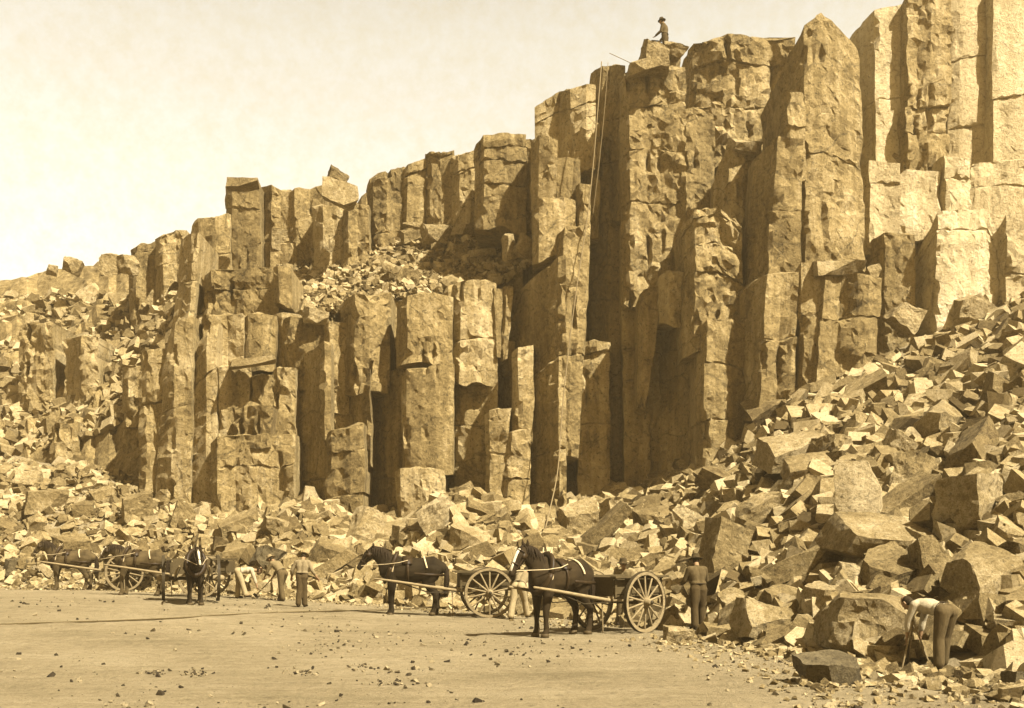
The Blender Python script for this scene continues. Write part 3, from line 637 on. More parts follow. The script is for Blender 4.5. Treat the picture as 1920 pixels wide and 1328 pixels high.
B(338, 995, 44, 62, 'upright sliver of stone behind the horse facing the camera', (0, 20, 20), 36, seed=66)
B(1268, 1208, 62, 40, 'low stone on the floor behind the wheel of the nearest cart', (10, 0, 20), 46, seed=67)
B(1378, 1170, 70, 72, 'bright leaning stone right of the standing man with the brimmed hat', (10, -24, 30), 50, seed=68)
# crest stones
B(1228, 128, 62, 56, 'squared block the cliff top man stands behind', (4, 2, 10), 50, Y=45.4, seed=70, sink=.1)
B(1263, 112, 40, 30, 'small tilted stone at the heel of the cliff top man', (10, 24, 10), 40, Y=46.2, seed=71, sink=.1)
B(1205, 140, 66, 30, 'loose flat slab on top of the massive rough column', (6, -14, 6), 50, Y=45.3, seed=72, sink=.1)
B(456, 354, 74, 18, 'flat cap stone overhanging the free standing pillar', (3, 0, 6), 60, Y=52.8, seed=73, sink=.05, cuts=2)
B(634, 388, 84, 44, 'overhanging boulder perched on the tapering column', (4, 18, 8), 60, Y=51.9, seed=74, sink=.08)
B(632, 350, 40, 34, 'pointed stone on top of the overhanging boulder', (0, 22, 20), 34, Y=52.0, seed=75, sink=.1)
B(204, 512, 42, 48, 'left of two round boulders on the skyline', (6, 0, 20), 40, Y=58, seed=76, cuts=8)
B(236, 508, 36, 44, 'right of two round boulders on the skyline', (6, 0, 50), 40, Y=58, seed=77, cuts=8)
B(98, 512, 22, 20, 'small round stone farther left on the skyline', (0, 0, 20), 20, Y=66, seed=78)
B(134, 512, 42, 30, 'pointed stone on the skyline left of the round boulders', (0, 20, 20), 30, Y=65, seed=79)
B(773, 430, 40, 24, 'pale block, upper of two piled on the middle ledge', (6, -10, 10), 34, Y='ledge', seed=80)
B(770, 455, 44, 28, 'pale block, lower of two piled on the middle ledge', (6, -6, 20), 34, Y='ledge', seed=81)
B(818, 456, 58, 54, 'squared block with a dark left side on the middle ledge', (4, 0, 32), 40, Y='ledge', seed=82)
B(530, 472, 62, 46, 'dark domed boulder on the ledge below the flat capped pillar', (6, 10, 30), 50, Y='ledge', seed=83)
B(562, 484, 26, 30, 'small dark stone on the ledge beside the domed boulder', (0, 20, 40), 24, Y='ledge', seed=84)
B(608, 478, 44, 22, 'pale flake lying on the ledge under the tapering column', (14, -22, 10), 36, Y='ledge', seed=85)
B(876, 440, 52, 24, 'dark low boulder on the ledge under the broad banded column', (10, 0, 30), 40, Y='ledge', seed=86)
B(905, 482, 58, 18, 'flat slab on the upper ledge left of the square lit block', (10, -10, 12), 46, Y='ledge', seed=87)
B(985, 478, 34, 52, 'pale flake standing at the edge of the ledge near the rope', (0, 14, 20), 20, Y=45.9, seed=88)
B(956, 480, 32, 56, 'brown flake standing behind the pale one at the ledge edge', (0, -8, 40), 22, Y=46.5, seed=89)
B(592, 600, 46, 36, 'hollow fronted boulder below the middle ledge', (6, 8, 20), 40, Y=47.2, seed=90, cuts=7)
B(470, 690, 105, 16, 'sloping slab lying on the slab topped column', (6, -8, 4), 50, Y=46.5, seed=91, sink=.1, cuts=2)
B(1570, 520, 110, 30, 'crust of cracked stone on the broad pale column', (8, -4, 6), 60, Y=41.4, seed=92, sink=.15)
B(1636, 522, 36, 26, 'loose dark edged stone at the end of the cracked crust', (0, -30, 20), 30, Y=41.2, seed=93, sink=.15)
B(1395, 285, 56, 26, 'overhanging flake on top of the pale wedge shaped block', (10, 12, 10), 40, Y=44.0, seed=94, sink=.15)
B(1700, 620, 70, 60, 'bright ridge of stone inside the right recess', (0, 30, 20), 50, Y=42.0, seed=95)
B(1820, 600, 90, 60, 'bleached lump of rock at the top of the right scree', (10, 6, 20), 70, Y=42.3, seed=96)
B(1760, 720, 120, 90, 'brown slope of rock under the smooth pale column face', (10, -16, 34), 70, Y=41.4, seed=97)

# mid-size blocks: one object each, copied from a few meshes
VAR = []
for k in range(14):
    r = random.Random(200 + k)
    me = rock_mesh('rubble_block', (1, r.uniform(.5, .95), r.uniform(.35, .8)), 300 + k, r.choice((3, 4, 5, 6)), sub=1.2, amp=.03)
    me.materials.append(M['block']); VAR.append(me)
GRP = {'r': ('pale angular block lying loose in the right rubble slope', 'blocks of the right rubble slope'),
       'c': ('broken stone block lying in the rubble at the foot of the face', 'blocks of the central rubble'),
       'l': ('weathered block half buried in the left scree', 'blocks of the left scree'),
       'h': ('weathered block scattered on the upper left hillside', 'blocks of the upper left hillside'),
       'g': ('broken stone lying on the rubble covered middle ledge', 'blocks of the middle ledge'),
       's': ('bleached block on the slope under the pale right wall', 'blocks of the right upper slope')}
def put_block(X, Y, z, size, key, r):
    o = bpy.data.objects.new('rubble_block', r.choice(VAR)); COL.objects.link(o)
    o.scale = (size * r.uniform(.8, 1.25), size * r.uniform(.8, 1.2), size * r.uniform(.7, 1.2))
    o.rotation_euler = (r.uniform(-.6, .6), r.uniform(-.6, .6), r.uniform(0, 6.28))
    o.location = (X, Y, z + size * .12)
    tag(o, GRP[key][0], 'stone block', GRP[key][1])
def free(X, Y, s):
    for (a, b, c) in ROCKS:
        if (a - X) ** 2 + (b - Y) ** 2 < (c * .85 + s * .3) ** 2: return False
    return True
r = random.Random(5)
def scatter(key, n, pxr, tr, sr, terrain=True):
    k = 0; tries = 0
    while k < n and tries < n * 30:
        tries += 1
        px = r.uniform(*pxr); t = r.uniform(*tr)
        size = sr[0] + (sr[1] - sr[0]) * r.random() ** 2.2
        if terrain:
            Y = lerp(tab(px, 1), tab(px, 3), t); X = U(px) * Y; z = T(X, Y)
            if not free(X, Y, size) or not clear(X, Y, size * .6): continue
        else:
            p = ledge_point(px, t); X, Y, z = p
        put_block(X, Y, z, size, key, r); ROCKS.append((X, Y, size * .4)); k += 1
scatter('r', 96, (1260, 1990), (.03, .97), (.45, 1.6))
scatter('c', 95, (380, 1260), (.0, .95), (.4, 1.25))
scatter('l', 37, (-60, 400), (.05, 1.0), (.4, 1.3))
scatter('h', 38, (-60, 330), (.0, 1.0), (.5, 1.8), False)
scatter('g', 28, (520, 985), (.0, 1.0), (.3, 1.0), False)
scatter('s', 6, (1650, 1960), (.0, 1.0), (.5, 1.6), False)

# small rubble: uncountable
def chips(name, n, place, seed, mat, smin, smax, pw=3.4):
    r = np.random.RandomState(seed); pr = random.Random(seed)
    bases = []
    for k in range(14):
        me = rock_mesh('chip', (1.0, pr.uniform(.45, .9), pr.uniform(.22, .7)), seed * 50 + k, pr.choice((2, 3, 4)))
        bases.append((np.array([v.co[:] for v in me.vertices]), np.array([p.vertices[:] for p in me.polygons]))); bpy.data.meshes.remove(me)
    V = []; Fa = []; base = 0
    for i in range(n):
        p = place(pr)
        if p is None or not clear(p[0], p[1], 0): continue
        v, f = bases[pr.randrange(14)]
        s = smin + (smax - smin) * pr.random() ** pw
        m = np.array(Euler((pr.gauss(0, .45), pr.gauss(0, .45), pr.uniform(0, 6.28))).to_matrix())
        V.append((v * s) @ m.T + np.array(p) + np.array((0, 0, s * .12))); Fa.append(f + base); base += len(v)
    V = np.concatenate(V); Fa = np.concatenate(Fa)
    me = bpy.data.meshes.new(name); me.vertices.add(len(V)); me.vertices.foreach_set('co', V.ravel())
    me.loops.add(len(Fa) * 3); me.polygons.add(len(Fa)); me.loops.foreach_set('vertex_index', Fa.ravel())
    me.polygons.foreach_set('loop_start', np.arange(0, len(Fa) * 3, 3)); me.polygons.foreach_set('loop_total', np.full(len(Fa), 3)); me.polygons.foreach_set('use_smooth', [False] * len(Fa)); me.update(calc_edges=True)
    return tag(link_mesh(name, me, M[mat]), kind='stuff')
def on_talus(pxr, p=1.0):
    def f(q):
        px = q.uniform(*pxr); t = -0.02 + (1.24 if px < 420 else 1.06) * q.random() ** p
        Y = lerp(tab(px, 1), tab(px, 3), t); X = U(px) * Y; return (X, Y, T(X, Y))
    return f
def on_ledge(pxr):
    def f(q):
        px = q.uniform(*pxr); return tuple(ledge_point(px, q.random()))
    return f
chips('rubble', 11000, on_talus((1240, 2150)), 1, 'rubble', .07, 1.0)
chips('rubble', 10500, on_talus((380, 1300), .9), 2, 'rubble', .07, .95)
chips('scree', 6500, on_talus((-300, 420), .85), 3, 'rubble', .08, .7)
chips('ledge_rubble', 6000, on_ledge((470, 1000)), 4, 'rubble', .06, .55)
chips('hillside_stones', 7000, on_ledge((-300, 400)), 6, 'rubble', .14, 1.0)
chips('slope_stones', 400, on_ledge((1640, 2150)), 8, 'rubble', .12, .6)
def at_foot(pxr, a, b):
    def f(q):
        px = q.uniform(*pxr); t = a + (b - a) * q.random() ** .7
        Y = lerp(tab(px, 1), tab(px, 3), t); X = U(px) * Y; return (X, Y, T(X, Y))
    return f
chips('foot_rubble', 5000, at_foot((1230, 2050), -.13, .12), 12, 'rubble', .03, .34)
chips('foot_rubble', 6500, at_foot((330, 1260), -.10, .35), 13, 'rubble', .05, .6, 3.0)
chips('foot_rubble', 2500, at_foot((-200, 380), -.10, .2), 14, 'rubble', .05, .45)
def spread(pxr):
    def f(q):
        px = q.uniform(*pxr); t = .05 - .42 * q.random() ** 1.8
        Y = lerp(tab(px, 1), tab(px, 3), t); X = U(px) * Y; return (X, Y, T(X, Y))
    return f
chips('gravel', 9000, spread((-250, 2050)), 15, 'rubble', .02, .13, 3.0)
def on_floor(q):
    Y = 6 + 32 * q.random() ** .8; px = q.uniform(-150, 2100); X = U(px) * Y
    if Y > tab(px, 1) + .3: return None
    d = noise.noise(Vector((X * .35, Y * .35, 8)))
    if q.random() > .25 + 1.2 * d: return None
    return (X, Y, T(X, Y))
chips('pebbles', 9000, on_floor, 9, 'pebble', .012, .11, 5.0)

def on_marks(q):
    """trodden scatterings of small dark stones on the floor"""
    cx, cy, wx, wy = q.choice(((655, 1207, 60, 3), (570, 1262, 16, 4), (365, 1263, 16, 4), (290, 1262, 10, 2), (600, 1222, 60, 5), (700, 1190, 120, 12), (680, 1252, 14, 4), (880, 1200, 60, 14), (1000, 1225, 80, 12), (1100, 1215, 90, 10), (740, 1282, 40, 6)))
    px, py = q.gauss(cx, wx), q.gauss(cy, wy)
    Y = F * CAMZ / max(60, py - HOR); X = U(px) * Y; return (X, Y, T(X, Y) + .005)
chips('pebbles', 420, on_marks, 21, 'pebble', .018, .075, 2.0)

NEAR = [q for q in ROCKS if q[1] < 26]
def round_blocks(q):
    X, Y, c = q.choice(NEAR); a = q.uniform(0, 6.28); d = c * q.uniform(.6, 1.25)
    X += d * math.cos(a); Y += d * math.sin(a) * .8; return (X, Y, T(X, Y))
chips('gravel', 3800, round_blocks, 23, 'rubble', .025, .20, 2.6)
# ---------------------------------------------------------------- figures, horses, carts
def tube(bm, pts, rad, n=10, side=Vector((0, 1, 0)), caps=True):
    """a tapering limb: rad entries are r or (across, along) where 'across' runs along SIDE"""
    pts = [Vector(p) for p in pts]; rings = []
    for i, p in enumerate(pts):
        d = (pts[min(i + 1, len(pts) - 1)] - pts[max(i - 1, 0)]).normalized()
        s = side - d * side.dot(d)
        if s.length < 1e-3: s = Vector((1, 0, 0)) - d * d.x
        s.normalize(); u = d.cross(s).normalized()
        a, b = rad[i] if isinstance(rad[i], (tuple, list)) else (rad[i], rad[i])
        rings.append((p, d, s, u, a, b))
    def ring(p, s, u, a, b): return [bm.verts.new(p + s * (a * math.cos(6.28318 * k / n)) + u * (b * math.sin(6.28318 * k / n))) for k in range(n)]
    R_ = []
    if caps:
        p, d, s, u, a, b = rings[0]
        m = min(a, b)
        R_.append(ring(p - d * m * .75, s, u, a * .5, b * .5)); R_.append(ring(p - d * m * .4, s, u, a * .85, b * .85))
    for (p, d, s, u, a, b) in rings: R_.append(ring(p, s, u, a, b))
    if caps:
        p, d, s, u, a, b = rings[-1]
        m = min(a, b)
        R_.append(ring(p + d * m * .4, s, u, a * .85, b * .85)); R_.append(ring(p + d * m * .75, s, u, a * .5, b * .5))
    for i in range(len(R_) - 1):
        for k in range(n): bm.faces.new((R_[i][k], R_[i][(k + 1) % n], R_[i + 1][(k + 1) % n], R_[i + 1][k]))
    bm.faces.new(R_[0][::-1]); bm.faces.new(R_[-1])
def fuse(name, build, mat, parent, voxel, smooth=3):
    """grow one continuous skin over overlapping limbs"""
    bm = bmesh.new(); build(bm); bmesh.ops.recalc_face_normals(bm, faces=bm.faces[:])
    me = bpy.data.meshes.new('tmp'); bm.to_mesh(me); bm.free()
    o = bpy.data.objects.new('tmp', me); COL.objects.link(o)
    m = o.modifiers.new('r', 'REMESH'); m.mode = 'VOXEL'; m.voxel_size = voxel; m.use_smooth_shade = True
    if smooth:
        k = o.modifiers.new('s', 'SMOOTH'); k.factor = .5; k.iterations = smooth
    dg = bpy.context.evaluated_depsgraph_get()
    out = bpy.data.meshes.new_from_object(o.evaluated_get(dg)); out.name = name
    bpy.data.objects.remove(o); bpy.data.meshes.remove(me)
    out.materials.clear(); out.polygons.foreach_set('use_smooth', [True] * len(out.polygons))
    return link_mesh(name, out, mat, parent)
def solid(name, build, mat, parent, smooth=True):
    bm = bmesh.new(); build(bm); return bm_obj(name, bm, mat, parent, smooth=smooth)
def box(bm, c, sx, sy, sz, rot=None, bev=0.0):
    m = Matrix.Translation(c) @ (rot.to_matrix().to_4x4() if rot else Matrix()) @ Matrix.Diagonal((sx, sy, sz, 1))
    r_ = bmesh.ops.create_cube(bm, size=1.0, matrix=m)
    if bev:
        es = list({e for v in r_['verts'] for e in v.link_edges})
        bmesh.ops.bevel(bm, geom=es, offset=bev, segments=1, affect='EDGES')
def beam(bm, a, b, w, h, up=Vector((0, 0, 1))):
    a = Vector(a); b = Vector(b); d = (b - a); ln = d.length; d.normalize()
    s = d.cross(up).normalized(); u = s.cross(d)
    m = Matrix((d, s, u)).transposed().to_4x4(); m.translation = (a + b) / 2
    bmesh.ops.create_cube(bm, size=1.0, matrix=m @ Matrix.Diagonal((ln, w, h, 1)))
def lathe(bm, prof, n=20, mtx=Matrix()):
    rs = [[bm.verts.new(mtx @ Vector((r_ * math.cos(6.28318 * k / n), r_ * math.sin(6.28318 * k / n), z))) for k in range(n)] for r_, z in prof]
    for i in range(len(rs) - 1):
        for k in range(n): bm.faces.new((rs[i][k], rs[i][(k + 1) % n], rs[i + 1][(k + 1) % n], rs[i + 1][k]))

# ---- horse: local +x is forward, hooves at z = 0
def horse(loc, rz, label, coat='horse', head_low=0.0, turn=0.0, blaze=False, lf=(0, 0), lh=(0, 0), sc=1.0, white_sock=False):
    t = empty('horse', loc, rz); t.scale = (sc, sc, sc); tag(t, label, 'horse')
    nb = Vector((.56, 0, 1.26)); pb = Vector((.86, .10 * turn, 1.66 - head_low * .75)); pe = Vector((.98, .16 * turn, 1.80 - head_low))
    mz = pe + Vector((.34, .22 * turn, -.46))
    def body(bm):
        Y1 = Vector((0, 1, 0))
        tube(bm, [(-.80, 0, 1.22), (-.62, 0, 1.24), (-.35, 0, 1.19), (0, 0, 1.14), (.35, 0, 1.15), (.58, 0, 1.17), (.70, 0, 1.15)],
             [(.17, .17), (.275, .29), (.28, .30), (.31, .335), (.29, .345), (.225, .30), (.14, .2)], 16, Y1)
        tube(bm, [(.22, 0, 1.40), (.40, 0, 1.47), (.55, 0, 1.42)], [(.10, .10), (.10, .11), (.12, .15)], 10, Y1)     # withers
        tube(bm, [(-.60, 0, 1.36), (-.35, 0, 1.38)], [(.17, .14), (.15, .10)], 10, Y1)                                   # croup
        tube(bm, [nb, (nb + pb) / 2 + Vector((-.02, 0, .05)), pb, pe + Vector((-.06, 0, -.02))], [(.17, .29), (.125, .215), (.095, .155), (.08, .11)], 14, Y1)
        tube(bm, [pe + Vector((-.02, 0, -.02)), lerp(pe, mz, .3) , lerp(pe, mz, .65), mz], [(.085, .105), (.095, .135), (.068, .09), (.062, .07)], 12, Y1)
        tube(bm, [lerp(pe, mz, .2) + Vector((-.07, 0, -.05)), lerp(pe, mz, .4) + Vector((-.05, 0, -.03))], [(.07, .08), (.06, .06)], 10, Y1)   # jaw
        for s_ in (1, -1):
            e0 = pe + Vector((-.03, .055 * s_, .06)); tube(bm, [e0, e0 + Vector((.0, .012 * s_, .07)), e0 + Vector((.015, .018 * s_, .15))], [.034, .036, .010], 8)
        for s_, (a, b) in ((1, lf), (-1, (lf[0] * -.5, lf[1]))):       # fore legs
            y = .155 * s_
            tube(bm, [(.46, y, 1.10), (.47, y, .88), (.49 + a * .5, y, .68), (.50 + a, y, .48), (.50 + a * .9 , y, .30), (.49 + a * .8, y, .14), (.53 + a * .8, y, .045)],
                 [(.12, .17), (.10, .135), (.075, .095), (.062, .072), (.044, .052), (.058, .064), (.070, .082)], 12, Y1)
        for s_, (a, b) in ((1, lh), (-1, (lh[0] * -.6, lh[1]))):       # hind legs: stifle forward, hock back
            y = .15 * s_
            tube(bm, [(-.55, y, 1.20), (-.50, y, .98), (-.46 + a * .3, y, .82), (-.60 + a * .7, y, .62), (-.69 + a, y, .52), (-.67 + a, y, .34), (-.65 + a, y, .15), (-.61 + a, y, .045)],
                 [(.17, .25), (.14, .22), (.105, .165), (.075, .09), (.066, .085), (.048, .058), (.060, .068), (.070, .085)], 12, Y1)
    fuse('body', body, M[coat], t, .022, 3)
    for (x, s_, a) in ((.53, 1, lf[0] * .8), (.53, -1, -lf[0] * .4), (-.61, 1, lh[0]), (-.61, -1, -lh[0] * .6)):
        solid('hoof', lambda bm: lathe(bm, [(0, 0), (.092, 0), (.078, .075), (0, .08)], 12, Matrix.Translation((x + a + .01, .155 * s_, 0))), M['hoof'], t)
    def mane(bm):
        for k in range(26):
            q = k / 25; p = lerp(pe + Vector((.0, 0, .10)), nb + Vector((-.08, 0, .28)), q) + Vector((-.07 * math.sin(q * 3.1), 0, .05 * math.sin(q * 3.1)))
            d = Vector((rng.uniform(-.03, .05), .10 + .05 * rng.random(), -.20 - .07 * rng.random()))
            tube(bm, [p, p + d * .4 + Vector((0, .03, .03)), p + d], [.022, .024, .006], 5)
        for k in range(6):
            p = pe + Vector((.02, rng.uniform(-.04, .04), .08)); tube(bm, [p, p + Vector((.08, rng.uniform(-.02, .02), -.07)), p + Vector((.13, 0, -.17))], [.018, .016, .005], 5)
    solid('mane', mane, M['mane'], t)
    def tail(bm):
        for k in range(16):
            a, b = rng.uniform(-.06, .06), rng.uniform(-.05, .05)
            tube(bm, [(-.82, 0, 1.34), (-.93 + a * .5, b * .6, 1.22), (-.95 + a, b * 1.4, .90), (-.92 + a, b * 1.7, .56 + rng.uniform(-.08, .1))], [.030, .034, .032, .007], 6)
    solid('tail', tail, M['mane'], t)
    if blaze:
        def bl(bm):
            ax = (mz - pe).normalized(); up = Vector((0, 1, 0)).cross(ax).normalized()
            if up.x < 0: up = -up
            for q, w_, h_ in ((.16, .035, .118), (.36, .03, .124), (.62, .028, .095), (.86, .034, .074)):
                pass
            prev = None
            for q, w_, h_ in ((.10, .020, .122), (.28, .036, .140), (.5, .028, .122), (.72, .026, .094), (.95, .036, .076)):
                p = lerp(pe, mz, q) + up * h_
                cur = [bm.verts.new(p + Vector((0, w_, 0)) - up * .006), bm.verts.new(p + up * .012), bm.verts.new(p - Vector((0, w_, 0)) - up * .006)]
                low = [bm.verts.new(v.co - up * .05) for v in (cur[0], cur[2])]
                if prev:
                    for i in range(2): bm.faces.new((prev[0][i], prev[0][i + 1], cur[i + 1], cur[i]))
                    bm.faces.new((prev[1][0], prev[0][0], cur[0], low[0])); bm.faces.new((prev[0][2], prev[1][1], low[1], cur[2]))
                else: bm.faces.new((cur[0], cur[1], cur[2], low[1], low[0]))
                prev = (cur, low)
            bm.faces.new((prev[0][2], prev[0][1], prev[0][0], prev[1][0], prev[1][1]))
        solid('blaze', bl, M['white_hair'], t)
    # harness
    def ringstrap(bm, x, z, ry, rz_, w_, th=.012, tilt=0.0, a0=0, a1=6.28318):
        n = 30; prev = None
        for k in range(n + 1):
            a = a0 + (a1 - a0) * k / n; c, s_ = math.cos(a), math.sin(a)
            pt = Vector((x + tilt * s_ * rz_, ry * c, z + rz_ * s_)); nn = Vector((0, c, s_)) * th
            cur = [bm.verts.new(pt + Vector((-w_, 0, 0)) + nn), bm.verts.new(pt + Vector((w_, 0, 0)) + nn), bm.verts.new(pt + Vector((w_, 0, 0)) - nn), bm.verts.new(pt + Vector((-w_, 0, 0)) - nn)]
            if prev:
                for i in range(4): bm.faces.new((prev[i], prev[(i + 1) % 4], cur[(i + 1) % 4], cur[i]))
            prev = cur
    def collar(bm):
        n = 26; pts = []
        for k in range(n + 1):
            a = 6.28318 * k / n; pts.append(Vector((.50 - .16 * math.sin(a) , .245 * math.cos(a), 1.24 + .37 * math.sin(a))))
        tube(bm, pts, [(.055, .07)] * (n + 1), 8, Vector((1, 0, 0)), False)
    solid('collar', collar, M['leather'], t)
    def hames(bm):
        for s_ in (1, -1):
            tube(bm, [(.50, .12 * s_, .93), (.47, .26 * s_, 1.15), (.42, .25 * s_, 1.40), (.36, .10 * s_, 1.62), (.33, .12 * s_, 1.74)], [.020, .024, .022, .018, .014], 6)
    solid('hames', hames, M['pale_leather'], t)
    solid('saddle_pad', lambda bm: ringstrap(bm, .08, 1.15, .335, .365, .12, .02, 0, .5, 2.64), M['leather'], t)
    solid('girth', lambda bm: ringstrap(bm, .08, 1.14, .325, .355, .035), M['leather'], t)
    solid('loin_strap', lambda bm: ringstrap(bm, -.42, 1.19, .30, .325, .02, .012, .25, .1, 3.04), M['pale_leather'], t)
    def breeching(bm):
        pts = [Vector((-.10, .34, 1.08)), Vector((-.45, .33, 1.05)), Vector((-.80, .24, 1.03)), Vector((-.93, 0, 1.03)), Vector((-.80, -.24, 1.03)), Vector((-.45, -.33, 1.05)), Vector((-.10, -.34, 1.08))]
        tube(bm, pts, [(.012, .035)] * 7, 6, Vector((0, 0, 1)).cross(Vector((1, 0, 0))))
    solid('breeching', breeching, M['leather'], t)
    def bridle(bm):
        ax = (mz - pe).normalized(); sd = Vector((0, 1, 0)); up = sd.cross(ax).normalized()
        for q, ry, rz_ in ((.16, .102, .13), (.66, .078, .102)):
            c0 = lerp(pe, mz, q); pts = [c0 + sd * (ry * math.cos(6.28318 * k / 18)) + up * (rz_ * math.sin(6.28318 * k / 18)) for k in range(19)]
            tube(bm, pts, [.014] * 19, 6, ax, False)
        for s_ in (1, -1):
            tube(bm, [lerp(pe, mz, .14) + sd * .104 * s_, lerp(pe, mz, .4) + sd * .104 * s_, lerp(pe, mz, .80) + sd * .074 * s_], [.013] * 3, 6)
            b_ = lerp(pe, mz, .27) + sd * .115 * s_; box(bm, b_, .13, .012, .11, Euler((0, .9, 0)))     # blinkers
    solid('bridle', bridle, M['leather'], t)
    def reins(bm):
        for s_ in (1, -1):
            tube(bm, [lerp(pe, mz, .82) + Vector((0, .08 * s_, -.02)), Vector((.62, .27 * s_, 1.32)), Vector((.30, .34 * s_, 1.36)), Vector((.08, .30 * s_, 1.42))], [.009] * 4, 6)
    solid('rein', reins, M['pale_leather'], t)
    return t

# ---- tip cart: local +x is forward (towards the horse), axle above the origin
def cart(loc, rz, label, wr=.71, wood='wood', nsp=14, load=False):
    t = empty('tip_cart', loc, rz); tag(t, label, 'cart')
    def rimb(bm):
        n = 48
        for (r0, r1, y0, y1) in ((wr - .085, wr - .012, -.04, .04),):
            q = []
            for k in range(n):
                a = 6.28318 * k / n; c, s_ = math.cos(a), math.sin(a)
                q.append([bm.verts.new((r0 * c, y0, r0 * s_)), bm.verts.new((r1 * c, y0, r1 * s_)), bm.verts.new((r1 * c, y1, r1 * s_)), bm.verts.new((r0 * c, y1, r0 * s_))])
            for k in range(n):
                a, b = q[k], q[(k + 1) % n]
                for i in range(4): bm.faces.new((a[i], a[(i + 1) % 4], b[(i + 1) % 4], b[i]))
    def tyreb(bm):
        n = 48; q = []
        for k in range(n):
            a = 6.28318 * k / n; c, s_ = math.cos(a), math.sin(a)
            q.append([bm.verts.new((rr * c, yy, rr * s_)) for rr, yy in ((wr - .012, -.045), (wr, -.045), (wr, .045), (wr - .012, .045))])
        for k in range(n):
            a, b = q[k], q[(k + 1) % n]
            for i in range(4): bm.faces.new((a[i], a[(i + 1) % 4], b[(i + 1) % 4], b[i]))
    first = None
    for s_ in (1, -1):
        if first is None:
            wq = solid('wheel', rimb, M[wood], t, smooth=False); wq.location = (0, .80 * s_, wr)
            ty = solid('tyre', tyreb, M['iron'], wq, smooth=False)
            hb = solid('hub', lambda bm: lathe(bm, [(0, -.17), (.06, -.17), (.075, -.14), (.10, -.05), (.115, 0), (.10, .08), (.08, .16), (.055, .20), (0, .20)], 16, Matrix.Rotation(R(-90), 4, 'X')), M[wood], wq)
            cp = solid('axle_cap', lambda bm: lathe(bm, [(0, .20), (.045, .20), (.045, .23), (0, .235)], 12, Matrix.Rotation(R(-90), 4, 'X')), M['iron'], wq)
            kids = [ty, hb, cp]
            for k in range(nsp):
                a = 6.28318 * (k + .5) / nsp
                kids.append(solid('spoke', lambda bm: tube(bm, [(.09 * math.cos(a), .03, .09 * math.sin(a)), (.35 * math.cos(a), .015, .35 * math.sin(a)), ((wr - .08) * math.cos(a), 0, (wr - .08) * math.sin(a))], [(.022, .030), (.019, .024), (.018, .022)], 8), M[wood], wq))
            first = wq
        else:
            wq = first.copy(); COL.objects.link(wq); wq.parent = t; wq.location = (0, .80 * s_, wr); wq.scale = (1, -1, 1)
            for c in kids:
                d = c.copy(); COL.objects.link(d); d.parent = wq
    z0 = wr + .14
    solid('axle', lambda bm: beam(bm, (0, -.72, wr), (0, .72, wr), .09, .11), M['wood_dark'], t, False)
    solid('floor', lambda bm: box(bm, (-.05, 0, z0 + .02), 1.75, 1.10, .05), M['wood_dark'], t, False)
    def frame(bm):
        for y in (-.42, .42): beam(bm, (-.95, y, z0 - .045), (.90, y, z0 - .045), .09, .09)
        for x in (-.85, .8): beam(bm, (x, -.56, z0 - .03), (x, .56, z0 - .03), .08, .06)
    solid('under_frame', frame, M[wood], t, False)
    for s_ in (1, -1):
        def side(bm):
            for k in range(2): box(bm, (-.05, .56 * s_, z0 + .13 + k * .165), 1.72, .03, .158, None, .004)
            for x in (-.85, -.3, .25, .78): box(bm, (x, .592 * s_, z0 + .19), .06, .03, .42)
        solid('side_board', side, M['wood_dark'], t, False)
        solid('rave', lambda bm: (beam(bm, (-.98, .66 * s_, z0 + .44), (.95, .66 * s_, z0 + .44), .16, .045), beam(bm, (-.9, .60 * s_, z0 + .405), (.88, .60 * s_, z0 + .405), .05, .025)), M['wood_dark'], t, False)
        solid('shaft', lambda bm: tube(bm, [(-.10, .46 * s_, z0 - .10), (.9, .46 * s_, z0 - .08), (1.6, .47 * s_, z0 + .02), (2.5, .45 * s_, z0 + .16), (3.2, .40 * s_, z0 + .26)], [(.038, .042), (.040, .044), (.038, .041), (.033, .036), (.024, .026)], 8), M[wood], t)
        solid('draught_chain', lambda bm: tube(bm, [(.8, .50 * s_, z0 - .12), (1.7, .48 * s_, z0 - .14), (2.75, .36 * s_, z0 + .22)], [.012] * 3, 6), M['iron'], t)
    solid('front_board', lambda bm: box(bm, (.80, 0, z0 + .24), .03, 1.08, .40, None, .004), M['wood_dark'], t, False)
    solid('tail_board', lambda bm: box(bm, (-.90, 0, z0 + .20), .03, 1.08, .32, None, .004), M['wood_dark'], t, False)
    solid('prop_stick', lambda bm: tube(bm, [(1.02, .40, z0 - .12), (1.0, .40, .05)], [.018, .016], 6), M[wood], t)
    return t

